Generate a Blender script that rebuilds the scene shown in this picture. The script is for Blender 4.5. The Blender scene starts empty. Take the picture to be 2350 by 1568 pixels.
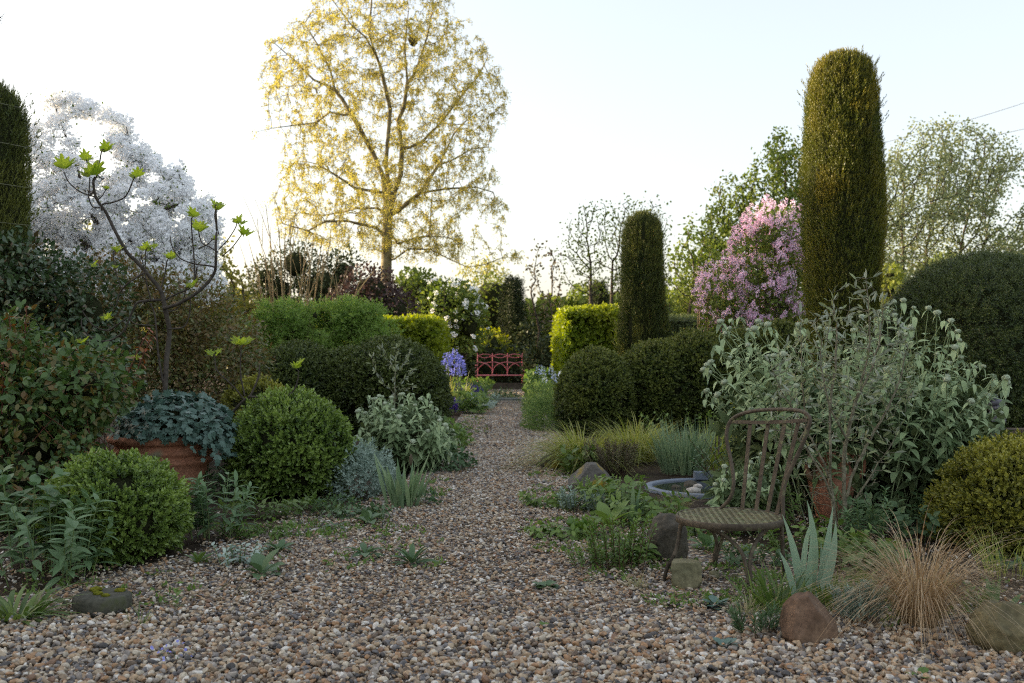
import bpy, math
import numpy as np
from mathutils import Vector

SC = bpy.context.scene
COL = SC.collection
rng = np.random.default_rng(11)
# photograph measures (pixels of a 2350 wide print) -> metres; camera stands at (0,0,H) looking along +Y
F, CX, HY, H = 2284.7, 1175.0, 808.0, 1.0
PI = math.pi


def P(X, Y, D):
    return np.array([(X - CX) * D / F, D, H - (Y - HY) * D / F])


def G(X, Y):
    D = F * H / (Y - HY)
    return np.array([(X - CX) * D / F, D, 0.0])


def A(*a):
    return np.array(a, dtype=float)


def nrm(v):
    return v / np.maximum(np.linalg.norm(v, axis=-1, keepdims=True), 1e-9)


def U(a, b, n=None):
    return rng.uniform(a, b, n)


def rdir(n):
    return nrm(rng.normal(size=(n, 3)))


def vnoise(p, seed=0):
    """value noise, vectorised, -1..1"""
    p = np.asarray(p, float) + seed * 17.31
    i = np.floor(p).astype(np.int64)
    f = p - i
    f = f * f * (3 - 2 * f)
    out = np.zeros(len(p))
    for dx in (0, 1):
        for dy in (0, 1):
            for dz in (0, 1):
                h = (i[:, 0] + dx) * 374761393 + (i[:, 1] + dy) * 668265263 + (i[:, 2] + dz) * 1274126177
                h = (h ^ (h >> 13)) * 1103515245
                h = (h ^ (h >> 16)) & 0xFFFFFF
                w = (f[:, 0] if dx else 1 - f[:, 0]) * (f[:, 1] if dy else 1 - f[:, 1]) * (f[:, 2] if dz else 1 - f[:, 2])
                out += w * (h / 0x7FFFFF - 1.0)
    return out


def fbm(p, seed=0, o=3):
    return sum(vnoise(np.asarray(p) * 2 ** k, seed + k) * 0.5 ** k for k in range(o))


# ---------------------------------------------------------------- mesh builder
class MB:
    def __init__(s):
        s.v, s.f, s.t, s.n = [], [], [], 0

    def add(s, v, faces, mat=0, tint=0.0, smooth=False):
        v = np.asarray(v, float).reshape(-1, 3)
        for f in faces:
            f = np.asarray(f, np.int64)
            if len(f):
                s.f.append((f + s.n, mat, smooth))
        s.v.append(v)
        s.t.append(np.broadcast_to(np.asarray(tint, float), (len(v),)))
        s.n += len(v)
        return s

    def inst(s, tpl, pos, R, scale, tint=0.0, mat=0, smooth=False):
        tv, tf = tpl[0], tpl[1]
        tt = tpl[2] if len(tpl) > 2 else None
        pos = np.asarray(pos, float)
        N, K = len(pos), len(tv)
        if N == 0:
            return s
        sc = np.asarray(scale, float)
        if sc.ndim == 0:
            sc = np.full(N, float(sc))
        if sc.ndim == 1:
            sc = np.repeat(sc[:, None], 3, 1)
        V = np.einsum('nij,nkj->nki', R, tv[None] * sc[:, None, :]) + pos[:, None, :]
        off = (np.arange(N) * K)[:, None, None]
        faces = [(np.asarray(f)[None] + off).reshape(-1, np.asarray(f).shape[1]) for f in tf]
        T = np.broadcast_to(np.asarray(tint, float), (N,))
        T = np.repeat(T, K)
        if tt is not None:
            T = np.clip(T + np.tile(tt, N), 0, 1)
        return s.add(V.reshape(-1, 3), faces, mat, T, smooth)

    def build(s, name, mats, parent=None, origin=None):
        me = bpy.data.meshes.new(name)
        V = np.concatenate(s.v) if s.v else np.zeros((0, 3))
        if parent is not None:
            o, q = np.zeros(3), parent
            while q is not None:
                o = o + np.array(q.location)
                q = q.parent
        else:
            o = np.zeros(3) if origin is None else np.asarray(origin, float)
        V = V - o
        tot = sum(f.size for f, _, _ in s.f)
        nf = sum(len(f) for f, _, _ in s.f)
        me.vertices.add(len(V))
        me.vertices.foreach_set('co', V.astype(np.float32).ravel())
        me.loops.add(tot)
        me.polygons.add(nf)
        me.loops.foreach_set('vertex_index', np.concatenate([f.ravel() for f, _, _ in s.f]).astype(np.int32))
        sizes = np.concatenate([np.full(len(f), f.shape[1]) for f, _, _ in s.f])
        st = np.concatenate([[0], np.cumsum(sizes)[:-1]])
        me.polygons.foreach_set('loop_start', st.astype(np.int32))
        me.polygons.foreach_set('material_index', np.concatenate([np.full(len(f), m) for f, m, _ in s.f]).astype(np.int32))
        me.polygons.foreach_set('use_smooth', np.concatenate([np.full(len(f), sm) for f, _, sm in s.f]).astype(bool))
        a = me.attributes.new('tint', 'FLOAT', 'POINT')
        a.data.foreach_set('value', np.concatenate(s.t).astype(np.float32))
        for m in (mats if isinstance(mats, (list, tuple)) else [mats]):
            me.materials.append(m)
        me.update(calc_edges=True)
        ob = bpy.data.objects.new(name, me)
        COL.objects.link(ob)
        if parent is not None:
            ob.parent = parent
        else:
            ob.location = o
        return ob


def tag(o, label=None, cat=None, group=None, kind=None):
    if label:
        o['label'] = label
    if cat:
        o['category'] = cat
    if group:
        o['group'] = group
    if kind:
        o['kind'] = kind
    return o


def thing(name, label, cat, loc=(0, 0, 0), group=None):
    o = bpy.data.objects.new(name, None)
    o.empty_display_size = 0.1
    COL.objects.link(o)
    o.location = tuple(float(c) for c in loc)
    return tag(o, label, cat, group)


# ---------------------------------------------------------------- frames and templates
def frames(d, n):
    y = nrm(d)
    z = n - (n * y).sum(-1, keepdims=True) * y
    bad = np.linalg.norm(z, axis=-1) < 1e-4
    if bad.any():
        z[bad] = np.cross(y[bad], A(0.3, 0.9, 0.2))
    z = nrm(z)
    x = np.cross(y, z)
    return np.stack([x, y, z], axis=2)


def t_leaf4(w=0.25, fold=0.08):
    v = A([0, 0, 0], [-w, .45, fold], [0, 1, 0], [w, .45, fold])
    return v, [np.array([[0, 2, 1], [0, 3, 2]])]


def t_leaf(w=0.25, n=4, fold=0.06, bend=0.25, peak=0.45, stalk=0.0):
    """leaf along +Y, upper face +Z, drooping at the tip"""
    v = []
    for i in range(n + 1):
        t = i / n
        tt = t ** (math.log(.5) / math.log(peak))
        wd = w * max(math.sin(PI * tt), 0.0) ** 0.85
        y = stalk + t
        z = -bend * t * t
        v += [[-wd, y, z + fold * wd / w if w else z], [0, y, z], [wd, y, z + fold * wd / w if w else z]]
    f = []
    for i in range(n):
        a = 3 * i
        f += [[a, a + 1, a + 4, a + 3], [a + 1, a + 2, a + 5, a + 4]]
    return np.array(v), [np.array(f)]


def t_lobed(rad, fold=0.1, cup=0.0):
    """palmate leaf: rad = [(angle deg from +Y, radius)] for one half; fan from the base"""
    half = [(math.radians(a), r) for a, r in rad]
    pts = [(math.sin(a) * r, math.cos(a) * r) for a, r in half]
    left = [(-x, y) for x, y in reversed(pts) if abs(x) > 1e-6]
    ring = [p for p in pts] + left
    v = [[0, 0.0, 0]] + [[x, y, fold * abs(x) - cup * (x * x + y * y)] for x, y in ring]
    v = np.array(v, float)
    v[:, 1] += 0.35
    n = len(ring)
    f = [[0, i + 2, i + 1] for i in range(n - 1)] + [[0, 1, n]]
    return v, [np.array(f)]


def t_merge(parts):
    vs, fs, ts, n = [], {}, [], 0
    for tpl in parts:
        v, f = tpl[0], tpl[1]
        t = tpl[2] if len(tpl) > 2 else np.zeros(len(v))
        vs.append(v)
        ts.append(t)
        for q in f:
            fs.setdefault(q.shape[1], []).append(q + n)
        n += len(v)
    return np.concatenate(vs), [np.concatenate(x) for x in fs.values()], np.concatenate(ts)


def t_move(tpl, d, n, p, s):
    R = frames(A([*d]).reshape(1, 3), A([*n]).reshape(1, 3))[0]
    return ((tpl[0] * s) @ R.T + np.asarray(p), tpl[1])


def t_sprig(leaf, n=8, L=1.0, ls=0.4, ang=50, tiptint=0.5, r=None):
    """shoot along +Y with leaves spiralling round it"""
    r = r or np.random.default_rng(5)
    parts = []
    for i in range(n):
        t = (i + .4) / n
        az = i * 2.4 + r.uniform(-.3, .3)
        a = math.radians(ang * (1.15 - .7 * t) + r.uniform(-8, 8))
        rad = A(math.cos(az), 0, math.sin(az))
        d = rad * math.sin(a) + A(0, math.cos(a), 0)
        nn = A(0, 1, 0) - rad * .3
        v, f = t_move(leaf, d, nn, A(0, t * L, 0), ls * r.uniform(.75, 1.15))
        parts.append((v, f, np.full(len(v), tiptint * (t - .5))))
    return t_merge(parts)


def tube(mb, pts, rad, k=6, mat=0, cap=True, tint=0.0):
    pts = np.asarray(pts, float)
    n = len(pts)
    rad = np.broadcast_to(np.asarray(rad, float), (n,))
    tg = nrm(np.gradient(pts, axis=0))
    ref = A(0, 0, 1) if abs(tg[:, 2]).mean() < .8 else A(1, 0, 0)
    x = nrm(np.cross(tg, ref))
    y = np.cross(tg, x)
    a = np.arange(k) * 2 * PI / k
    ring = x[:, None] * np.cos(a)[None, :, None] + y[:, None] * np.sin(a)[None, :, None]
    V = pts[:, None] + ring * rad[:, None, None]
    f = []
    for i in range(n - 1):
        for j in range(k):
            f.append([i * k + j, i * k + (j + 1) % k, (i + 1) * k + (j + 1) % k, (i + 1) * k + j])
    mb.add(V.reshape(-1, 3), [np.array(f)], mat, tint, True)
    if cap:
        mb.add(V[0], [np.arange(k)[::-1][None]], mat, tint)
        mb.add(V[-1], [np.arange(k)[None]], mat, tint)


def spline(pts, n=6):
    """Catmull-Rom through the points"""
    p = np.asarray(pts, float)
    if len(p) < 3:
        t = np.linspace(0, 1, n + 1)[:, None]
        return p[0] * (1 - t) + p[-1] * t
    q = np.concatenate([[2 * p[0] - p[1]], p, [2 * p[-1] - p[-2]]])
    out = []
    for i in range(1, len(q) - 2):
        for k in range(n):
            t = k / n
            a, b, c, d = q[i - 1], q[i], q[i + 1], q[i + 2]
            out.append(.5 * (2 * b + (c - a) * t + (2 * a - 5 * b + 4 * c - d) * t * t + (3 * b - a - 3 * c + d) * t ** 3))
    out.append(p[-1])
    return np.array(out)


def boxm(mb, c, s, R=None, mat=0, tint=0.0, bev=0.0):
    v = A([-1, -1, -1], [1, -1, -1], [1, 1, -1], [-1, 1, -1], [-1, -1, 1], [1, -1, 1], [1, 1, 1], [-1, 1, 1]) * .5 * np.asarray(s)
    if R is not None:
        v = v @ np.asarray(R).T
    f = np.array([[0, 3, 2, 1], [4, 5, 6, 7], [0, 1, 5, 4], [1, 2, 6, 5], [2, 3, 7, 6], [3, 0, 4, 7]])
    mb.add(v + np.asarray(c), [f], mat, tint)


def sphere_vf(nu=24, nv=14):
    v, f = [], []
    for j in range(nv + 1):
        th = PI * j / nv
        for i in range(nu):
            ph = 2 * PI * i / nu
            v.append([math.sin(th) * math.cos(ph), math.sin(th) * math.sin(ph), math.cos(th)])
    for j in range(nv):
        for i in range(nu):
            f.append([j * nu + i, (j + 1) * nu + i, (j + 1) * nu + (i + 1) % nu, j * nu + (i + 1) % nu])
    return np.array(v), np.array(f)


def lathe(mb, c, prof, k=48, mat=0, wob=0.0):
    prof = np.asarray(prof, float)
    n = len(prof)
    a = np.arange(k) * 2 * PI / k
    V = np.zeros((n, k, 3))
    V[..., 0] = prof[:, 0:1] * np.cos(a)
    V[..., 1] = prof[:, 0:1] * np.sin(a)
    V[..., 2] = prof[:, 1:2]
    V = V.reshape(-1, 3)
    if wob:
        d = vnoise(V * 14, 3) * wob
        V[:, :2] *= (1 + d[:, None])
    f = []
    for i in range(n - 1):
        for j in range(k):
            f.append([i * k + j, i * k + (j + 1) % k, (i + 1) * k + (j + 1) % k, (i + 1) * k + j])
    mb.add(V + np.asarray(c), [np.array(f)], mat, 0, True)


def icos(sub):
    import bmesh
    bm = bmesh.new()
    bmesh.ops.create_icosphere(bm, subdivisions=sub, radius=1.0)
    v = np.array([x.co[:] for x in bm.verts])
    f = np.array([[q.index for q in x.verts] for x in bm.faces])
    bm.free()
    return v, f


# ---------------------------------------------------------------- materials
def _mat(name):
    m = bpy.data.materials.new(name)
    m.use_nodes = True
    nt = m.node_tree
    nt.nodes.clear()
    out = nt.nodes.new('ShaderNodeOutputMaterial')
    return m, nt, out


def _mix(nt, fac, a, b):
    n = nt.nodes.new('ShaderNodeMix')
    n.data_type = 'RGBA'
    for sock, val in ((0, fac), (6, a), (7, b)):
        if isinstance(val, (int, float)):
            n.inputs[sock].default_value = val
        elif isinstance(val, (tuple, list)):
            n.inputs[sock].default_value = (*val, 1)
        else:
            nt.links.new(val, n.inputs[sock])
    return n.outputs[2]


def _noise(nt, scale, detail=3, coord='Object'):
    tc = nt.nodes.new('ShaderNodeTexCoord')
    n = nt.nodes.new('ShaderNodeTexNoise')
    n.inputs['Scale'].default_value = scale
    n.inputs['Detail'].default_value = detail
    nt.links.new(tc.outputs[coord], n.inputs['Vector'])
    return n.outputs['Fac']


def _ramp(nt, fac, stops, interp='LINEAR'):
    r = nt.nodes.new('ShaderNodeValToRGB')
    r.color_ramp.interpolation = interp
    e = r.color_ramp.elements
    while len(e) < len(stops):
        e.new(.5)
    for el, (p, c) in zip(e, stops):
        el.position = p
        el.color = (*c, 1) if not isinstance(c, (int, float)) else (c, c, c, 1)
    nt.links.new(fac, r.inputs[0])
    return r.outputs[0]


def leaf_mat(name, c1, c2, c3=None, trans=0.28, rough=0.5, spec=0.3, patch=1.5, back=None, tr_col=None):
    """leaf colour varies leaf by leaf (c1..c2), in drifts, and towards c3 where the attribute tint is high (young growth)"""
    c1, c2, c3, back = [tuple(min(q * 1.16, .92) for q in c) if c else None for c in (c1, c2, c3, back)]
    m, nt, out = _mat(name)
    g = nt.nodes.new('ShaderNodeNewGeometry')
    col = _mix(nt, g.outputs['Random Per Island'], c1, c2)
    if patch:
        pf = _ramp(nt, _noise(nt, patch, 2), [(.38, 0.0), (.62, 1.0)])
        col = _mix(nt, pf, col, _mix(nt, .5, col, tuple(.5 * (a + b) for a, b in zip(c2, c3 or c2))))
    if c3:
        at = nt.nodes.new('ShaderNodeAttribute')
        at.attribute_name = 'tint'
        col = _mix(nt, at.outputs['Fac'], col, c3)
    if back:
        col = _mix(nt, g.outputs['Backfacing'], col, back)
    b = nt.nodes.new('ShaderNodeBsdfPrincipled')
    nt.links.new(col, b.inputs['Base Color'])
    b.inputs['Roughness'].default_value = rough
    b.inputs['Specular IOR Level'].default_value = spec
    t = nt.nodes.new('ShaderNodeBsdfTranslucent')
    if tr_col:
        col2 = _mix(nt, .6, col, tr_col)
    else:
        h = nt.nodes.new('ShaderNodeHueSaturation')
        h.inputs['Saturation'].default_value = 1.15
        h.inputs['Value'].default_value = 1.35
        nt.links.new(col, h.inputs['Color'])
        col2 = h.outputs[0]
    nt.links.new(col2, t.inputs['Color'])
    mx = nt.nodes.new('ShaderNodeMixShader')
    mx.inputs[0].default_value = trans
    nt.links.new(b.outputs[0], mx.inputs[1])
    nt.links.new(t.outputs[0], mx.inputs[2])
    nt.links.new(mx.outputs[0], out.inputs[0])
    return m


def solid_mat(name, stops, scale=20, rough=0.8, spec=0.3, bump=0.3, metal=0.0, bscale=None, detail=6, dist=0.01):
    """noise driven colours over a bumped surface"""
    m, nt, out = _mat(name)
    col = _ramp(nt, _noise(nt, scale, detail), stops)
    b = nt.nodes.new('ShaderNodeBsdfPrincipled')
    nt.links.new(col, b.inputs['Base Color'])
    b.inputs['Roughness'].default_value = rough
    b.inputs['Specular IOR Level'].default_value = spec
    b.inputs['Metallic'].default_value = metal
    if bump:
        bp = nt.nodes.new('ShaderNodeBump')
        bp.inputs['Strength'].default_value = bump
        bp.inputs['Distance'].default_value = dist
        nt.links.new(_noise(nt, bscale or scale * 2, 6), bp.inputs['Height'])
        nt.links.new(bp.outputs[0], b.inputs['Normal'])
    nt.links.new(b.outputs[0], out.inputs[0])
    return m


PEBBLE = [(0.0, (.33, .24, .155)), (.10, (.44, .34, .225)), (.20, (.15, .105, .07)), (.28, (.38, .215, .105)), (.36, (.56, .48, .36)),
          (.49, (.065, .06, .058)), (.57, (.29, .25, .215)), (.66, (.70, .65, .57)), (.74, (.16, .15, .15)), (.80, (.46, .32, .19)), (.90, (.38, .33, .275)), (.96, (.23, .13, .075))]

PEBBLE = [(p_, tuple(.94 * c_ + .06 * m_ for c_, m_ in zip(col_, (.37, .305, .24)))) for p_, col_ in PEBBLE]


def stone_mat():
    m, nt, out = _mat('gravel stones')
    g = nt.nodes.new('ShaderNodeNewGeometry')
    col = _ramp(nt, g.outputs['Random Per Island'], PEBBLE, 'CONSTANT')
    n = _ramp(nt, _noise(nt, 90, 4), [(.3, .56), (.7, 1.14)])
    mm = nt.nodes.new('ShaderNodeMix')
    mm.data_type = 'RGBA'
    mm.blend_type = 'MULTIPLY'
    mm.inputs[0].default_value = 1
    nt.links.new(col, mm.inputs[6])
    nt.links.new(n, mm.inputs[7])
    b = nt.nodes.new('ShaderNodeBsdfPrincipled')
    nt.links.new(mm.outputs[2], b.inputs['Base Color'])
    b.inputs['Roughness'].default_value = .55
    b.inputs['Specular IOR Level'].default_value = .35
    nt.links.new(b.outputs[0], out.inputs[0])
    return m


def pebble_sheet_mat():
    """ground between and beyond the modelled stones: small pebbles with dark gaps"""
    m, nt, out = _mat('gravel bed')
    tc = nt.nodes.new('ShaderNodeTexCoord')
    v = nt.nodes.new('ShaderNodeTexVoronoi')
    v.inputs['Scale'].default_value = 48
    nt.links.new(tc.outputs['Object'], v.inputs['Vector'])
    sep = nt.nodes.new('ShaderNodeSeparateColor')
    nt.links.new(v.outputs['Color'], sep.inputs[0])
    col = _ramp(nt, sep.outputs[0], PEBBLE, 'CONSTANT')
    gap = _ramp(nt, v.outputs['Distance'], [(.35, 0.0), (.75, 1.0)])
    col = _mix(nt, gap, col, (.045, .033, .024))  # darkening between pebbles puts the depth of the gaps into the colour
    b = nt.nodes.new('ShaderNodeBsdfPrincipled')
    nt.links.new(col, b.inputs['Base Color'])
    b.inputs['Roughness'].default_value = .8
    bp = nt.nodes.new('ShaderNodeBump')
    bp.inputs['Strength'].default_value = .8
    bp.inputs['Distance'].default_value = .012
    bp.invert = True
    nt.links.new(v.outputs['Distance'], bp.inputs['Height'])
    nt.links.new(bp.outputs[0], b.inputs['Normal'])
    nt.links.new(b.outputs[0], out.inputs[0])
    return m


def rock_mat(name, c1, c2, lichen=None, lic_scale=6, lic_lo=.55, rough=.85):
    m, nt, out = _mat(name)
    col = _ramp(nt, _noise(nt, 9, 8), [(.3, c1), (.7, c2)])
    sp = _ramp(nt, _noise(nt, 60, 4), [(.3, .7), (.7, 1.2)])
    mm = nt.nodes.new('ShaderNodeMix')
    mm.data_type = 'RGBA'
    mm.blend_type = 'MULTIPLY'
    mm.inputs[0].default_value = 1
    nt.links.new(col, mm.inputs[6])
    nt.links.new(sp, mm.inputs[7])
    col = mm.outputs[2]
    if lichen:
        col = _mix(nt, _ramp(nt, _noise(nt, lic_scale, 5), [(lic_lo, 0.0), (lic_lo + .1, 1.0)]), col, lichen)
    b = nt.nodes.new('ShaderNodeBsdfPrincipled')
    nt.links.new(col, b.inputs['Base Color'])
    b.inputs['Roughness'].default_value = rough
    b.inputs['Specular IOR Level'].default_value = .25
    bp = nt.nodes.new('ShaderNodeBump')
    bp.inputs['Strength'].default_value = .6
    bp.inputs['Distance'].default_value = .01
    nt.links.new(_noise(nt, 30, 8), bp.inputs['Height'])
    nt.links.new(bp.outputs[0], b.inputs['Normal'])
    nt.links.new(b.outputs[0], out.inputs[0])
    return m


# ---------------------------------------------------------------- plants: generators
def sprigs_on(mb, pts, nor, tpl, size, up=0.25, jit=0.5, depth=0.03, tint=None, mat=0, size_var=.35):
    """shoots standing on a surface"""
    n = len(pts)
    d = nrm(nor + rng.normal(size=(n, 3)) * jit + A(0, 0, up))
    R = frames(d, rdir(n))
    p = pts - nor * U(0, depth, n)[:, None]
    mb.inst(tpl, p, R, size * U(1 - size_var, 1 + size_var, n), U(0, .5, n) if tint is None else tint, mat)


def ball_points(n, c, r, zmin=None, bump=.04, freq=5, seed=0):
    d = rdir(int(n * 1.6))
    p0 = np.asarray(c) + d * np.asarray(r)
    k = 1 + bump * fbm(p0 * freq, seed, 2)
    p = np.asarray(c) + d * np.asarray(r) * k[:, None]
    keep = p[:, 2] > (0.02 if zmin is None else zmin)
    p, d = p[keep][:n], d[keep][:n]
    return p, nrm(d / np.asarray(r))


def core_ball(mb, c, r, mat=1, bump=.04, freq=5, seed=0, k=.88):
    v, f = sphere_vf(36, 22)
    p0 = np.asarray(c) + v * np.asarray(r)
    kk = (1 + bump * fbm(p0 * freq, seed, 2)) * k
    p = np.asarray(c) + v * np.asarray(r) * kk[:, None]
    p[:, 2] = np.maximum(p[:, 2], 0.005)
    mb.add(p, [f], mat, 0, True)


def topiary(name, label, cat, ells, tpl, density, size, mats, base, group=None, up=.2, jit=.5, depth=.04, bump=.04, freq=5, seed=0, gap=-.45, tintz=True, young=1.0):
    """clipped shape = union of ellipsoids ((centre),(radii)); leaf shoots over a dark twiggy inside"""
    mb = MB()
    for i, (c, r) in enumerate(ells):
        c, r = np.asarray(c, float), np.asarray(r, float)
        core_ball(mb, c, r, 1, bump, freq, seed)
        ar = 4 * PI * ((r[0] * r[1]) ** 1.6 / 3 + (r[0] * r[2]) ** 1.6 / 3 + (r[1] * r[2]) ** 1.6 / 3) ** (1 / 1.6)
        p, nn = ball_points(int(ar * density), c, r, None, bump, freq, seed)
        keep = np.ones(len(p), bool)
        for j, (c2, r2) in enumerate(ells):
            if j != i:
                keep &= (((p - c2) / np.asarray(r2)) ** 2).sum(1) > .97
        p, nn = p[keep], nn[keep]
        g = fbm(p * 9, seed + 4, 2)
        k2 = g > gap
        p, nn, g = p[k2], nn[k2], g[k2]
        t = np.clip(.2 + .45 * g + .25 * nn[:, 2] + U(-.2, .2, len(p)), 0, 1) * young
        sprigs_on(mb, p, nn, tpl, size, up, jit, depth, t)
    t = thing(name, label, cat, base, group)
    mb.build('foliage', mats, t)
    return t


def blades(mb, base, n, spread, L, W, tilt, droop, segs=6, tint=(0, 1), az=(0, 2 * PI), fold=.15, sharp=1.0, twist=.5, wid_base=.5, mat=0, peak=.35):
    """grass and strap leaves: ribbons that leave the crown, rise and arch over"""
    base = np.asarray(base, float)
    a = U(az[0], az[1], n)
    r = spread * np.sqrt(U(0, 1, n))
    b = base + np.stack([np.cos(a) * r, np.sin(a) * r, np.zeros(n)], 1)
    th = np.radians(U(tilt[0], tilt[1], n))
    aa = a + rng.normal(size=n) * .5
    d = np.stack([np.cos(aa) * np.sin(th), np.sin(aa) * np.sin(th), np.cos(th)], 1)
    ln = U(L[0], L[1], n)
    dr = U(droop[0], droop[1], n)
    t = np.linspace(0, 1, segs + 1)
    hor = np.stack([np.cos(aa), np.sin(aa), np.zeros(n)], 1)
    c = b[:, None] + d[:, None] * (ln[:, None] * t)[..., None]
    c = c + (hor[:, None] * .45 - A(0, 0, 1)) * (ln * dr)[:, None, None] * (t ** 2.2)[None, :, None]
    c[..., 2] = np.maximum(c[..., 2], .004)
    tw = aa + PI / 2 + rng.normal(size=n) * twist
    side = np.stack([np.cos(tw), np.sin(tw), np.zeros(n)], 1)
    w = np.where(t < peak, wid_base + (1 - wid_base) * t / peak, np.maximum(1 - ((t - peak) / (1 - peak)) ** (1.6 * sharp), 0.02))
    ww = U(W[0], W[1], n)[:, None] * w[None]
    upv = np.cross(side, d)
    l = c - side[:, None] * ww[..., None] + upv[:, None] * (fold * ww)[..., None]
    rr = c + side[:, None] * ww[..., None] + upv[:, None] * (fold * ww)[..., None]
    V = np.stack([l, c, rr], 2).reshape(-1, 3)
    k = (segs + 1) * 3
    f = []
    for i in range(segs):
        q = 3 * i
        f += [[q, q + 1, q + 4, q + 3], [q + 1, q + 2, q + 5, q + 4]]
    f = np.array(f)
    Fs = (f[None] + (np.arange(n) * k)[:, None, None]).reshape(-1, 4)
    mb.add(V, [Fs], mat, np.repeat(U(tint[0], tint[1], n), k), True)


def bez(a, b, c, t):
    t = t[:, None]
    return a * (1 - t) ** 2 + b * 2 * t * (1 - t) + c * t * t


def leafy_stems(mbs, mbl, bases, tips, tpl, nodes, size, ang=60, start=.25, end=.985, bract=0.0, arch=.15, srad=.004, pairs=2, droop=.3, tint=(0, .4), toptint=0.0, grow=-.35, smat=0, lmat=0, k=4):
    """stems with leaves in pairs or whorls up to the tip; returns the tip points and directions"""
    ends, dirs = [], []
    for b, e in zip(np.asarray(bases), np.asarray(tips)):
        Ln = np.linalg.norm(e - b)
        mid = b * .45 + e * .55
        mid = np.array([b[0] * .55 + e[0] * .45, b[1] * .55 + e[1] * .45, mid[2] + arch * Ln])
        pts = bez(b, mid, e, np.linspace(0, 1, 7))
        if mbs is not None:
            tube(mbs, pts, np.linspace(srad, srad * .55, 7), k, smat, False)
        n = max(2, int(nodes * U(.85, 1.15)))
        tt = np.linspace(start, end, n)
        pp = bez(b, mid, e, tt)
        tg = nrm(np.gradient(bez(b, mid, e, np.clip(tt, 0, 1)), axis=0))
        a0 = U(0, 6.28)
        PP, DD, NN, SS, TT = [], [], [], [], []
        for i in range(n):
            x = nrm(np.cross(tg[i], A(.31, .74, .2)))
            y = np.cross(tg[i], x)
            for q in range(pairs):
                az = a0 + i * (PI / 2 if pairs == 2 else 2.4) + q * 2 * PI / pairs + U(-.3, .3)
                rad = x * math.cos(az) + y * math.sin(az)
                an = math.radians(ang + U(-15, 15)) * (1.05 - .45 * (i / n) ** 3)
                d = rad * math.sin(an) + tg[i] * math.cos(an) - A(0, 0, droop * U(.3, 1.2))
                PP.append(pp[i])
                DD.append(d)
                NN.append(tg[i] + A(0, 0, .6) + rng.normal(size=3) * .25)
                SS.append(size * (1 + grow * (i / n)) * U(.75, 1.2))
                TT.append(U(*tint) + toptint * (i / n) ** 2)
        if bract:
            x = nrm(np.cross(tg[-1], A(.31, .74, .2)))
            y = np.cross(tg[-1], x)
            for q in range(2):
                az = a0 + q * PI + U(-.3, .3)
                rad = x * math.cos(az) + y * math.sin(az)
                PP.append(e - tg[-1] * .008)
                DD.append(rad * .9 - A(0, 0, U(.2, .9)))
                NN.append(rad * .6 + A(0, 0, .8))
                SS.append(bract * U(.7, 1.15))
                TT.append(U(.4, .9))
        mbl.inst(tpl, np.array(PP), frames(np.array(DD), np.array(NN)), np.array(SS), np.clip(TT, 0, 1), lmat, True)
        ends.append(e)
        dirs.append(tg[-1])
    return np.array(ends), np.array(dirs)


def leaf_cloud(mb, ells, n, tpl, size, shell=.55, tint=(0, .4), up=.5, toptint=.0, mat=0, drop=.0, holes=None, hfreq=3, seed=0):
    """leaves through the volume of ellipsoids, thicker towards the outside, with gaps where a noise is low"""
    vol = np.array([r[0] * r[1] * r[2] for _, r in ells]) ** .75
    cnt = (n * vol / vol.sum()).astype(int)
    for (c, r), m in zip(ells, cnt):
        d = rdir(m)
        k = U(shell ** 3, 1, m) ** (1 / 3.)
        k = k * (1 + .16 * fbm(d * 2.3 + np.asarray(c), seed, 2))
        p = np.asarray(c) + d * k[:, None] * np.asarray(r)
        keep = p[:, 2] > .015
        if holes is not None:
            keep &= fbm(p * hfreq, seed + 9, 2) > holes
        p, d, k = p[keep], d[keep], k[keep]
        m = len(p)
        dd = nrm(d * .6 + rng.normal(size=(m, 3)) * .6 + A(0, 0, -drop))
        nn = d * .5 + A(0, 0, up) + rng.normal(size=(m, 3)) * .45
        t = np.clip(U(tint[0], tint[1], m) + toptint * d[:, 2] * k, 0, 1)
        mb.inst(tpl, p, frames(dd, nn), size * U(.65, 1.25, m), t, mat)


def stems_in(mb, base, ells, n, r0=.006, spread=.1, mat=0, kk=4):
    base = np.asarray(base, float)
    for i in range(n):
        c, r = ells[rng.integers(len(ells))]
        e = np.asarray(c) + rdir(1)[0] * np.asarray(r) * U(.3, .95)
        if e[2] < .05:
            e[2] = abs(e[2]) + .1
        b = base + A(U(-spread, spread), U(-spread, spread), 0)
        m = A(b[0] * .6 + e[0] * .4, b[1] * .6 + e[1] * .4, b[2] * .35 + e[2] * .65)
        m = m + rng.normal(size=3) * .04 * np.linalg.norm(e - b)
        tube(mb, bez(b, m, e, np.linspace(0, 1, 8)), np.linspace(r0, r0 * .3, 8) * U(.6, 1.2), kk, mat, False)


# ---------------------------------------------------------------- trees
def cloud(rows, D, n, depth=.9, dmin=.0):
    """points filling a crown given by its width at several heights (photo pixels at distance D)"""
    rows = sorted(rows)
    ys = np.array([r[0] for r in rows], float)
    lo = np.array([r[1] for r in rows], float)
    hi = np.array([r[2] for r in rows], float)
    Y = U(ys[0], ys[-1], n * 3)
    l, h = np.interp(Y, ys, lo), np.interp(Y, ys, hi)
    keep = U(0, (hi - lo).max(), n * 3) < (h - l)
    Y, l, h = Y[keep][:n], l[keep][:n], h[keep][:n]
    u = U(-1, 1, len(Y))
    X = (l + h) / 2 + u * (h - l) / 2
    hw = (h - l) / 2 * D / F
    dy = U(-1, 1, len(Y)) * np.sqrt(np.maximum(1 - u * u, .05)) * np.maximum(hw, dmin) * depth
    return np.stack([(X - CX) * D / F, D + dy, H - (Y - HY) * D / F], 1)


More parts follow.
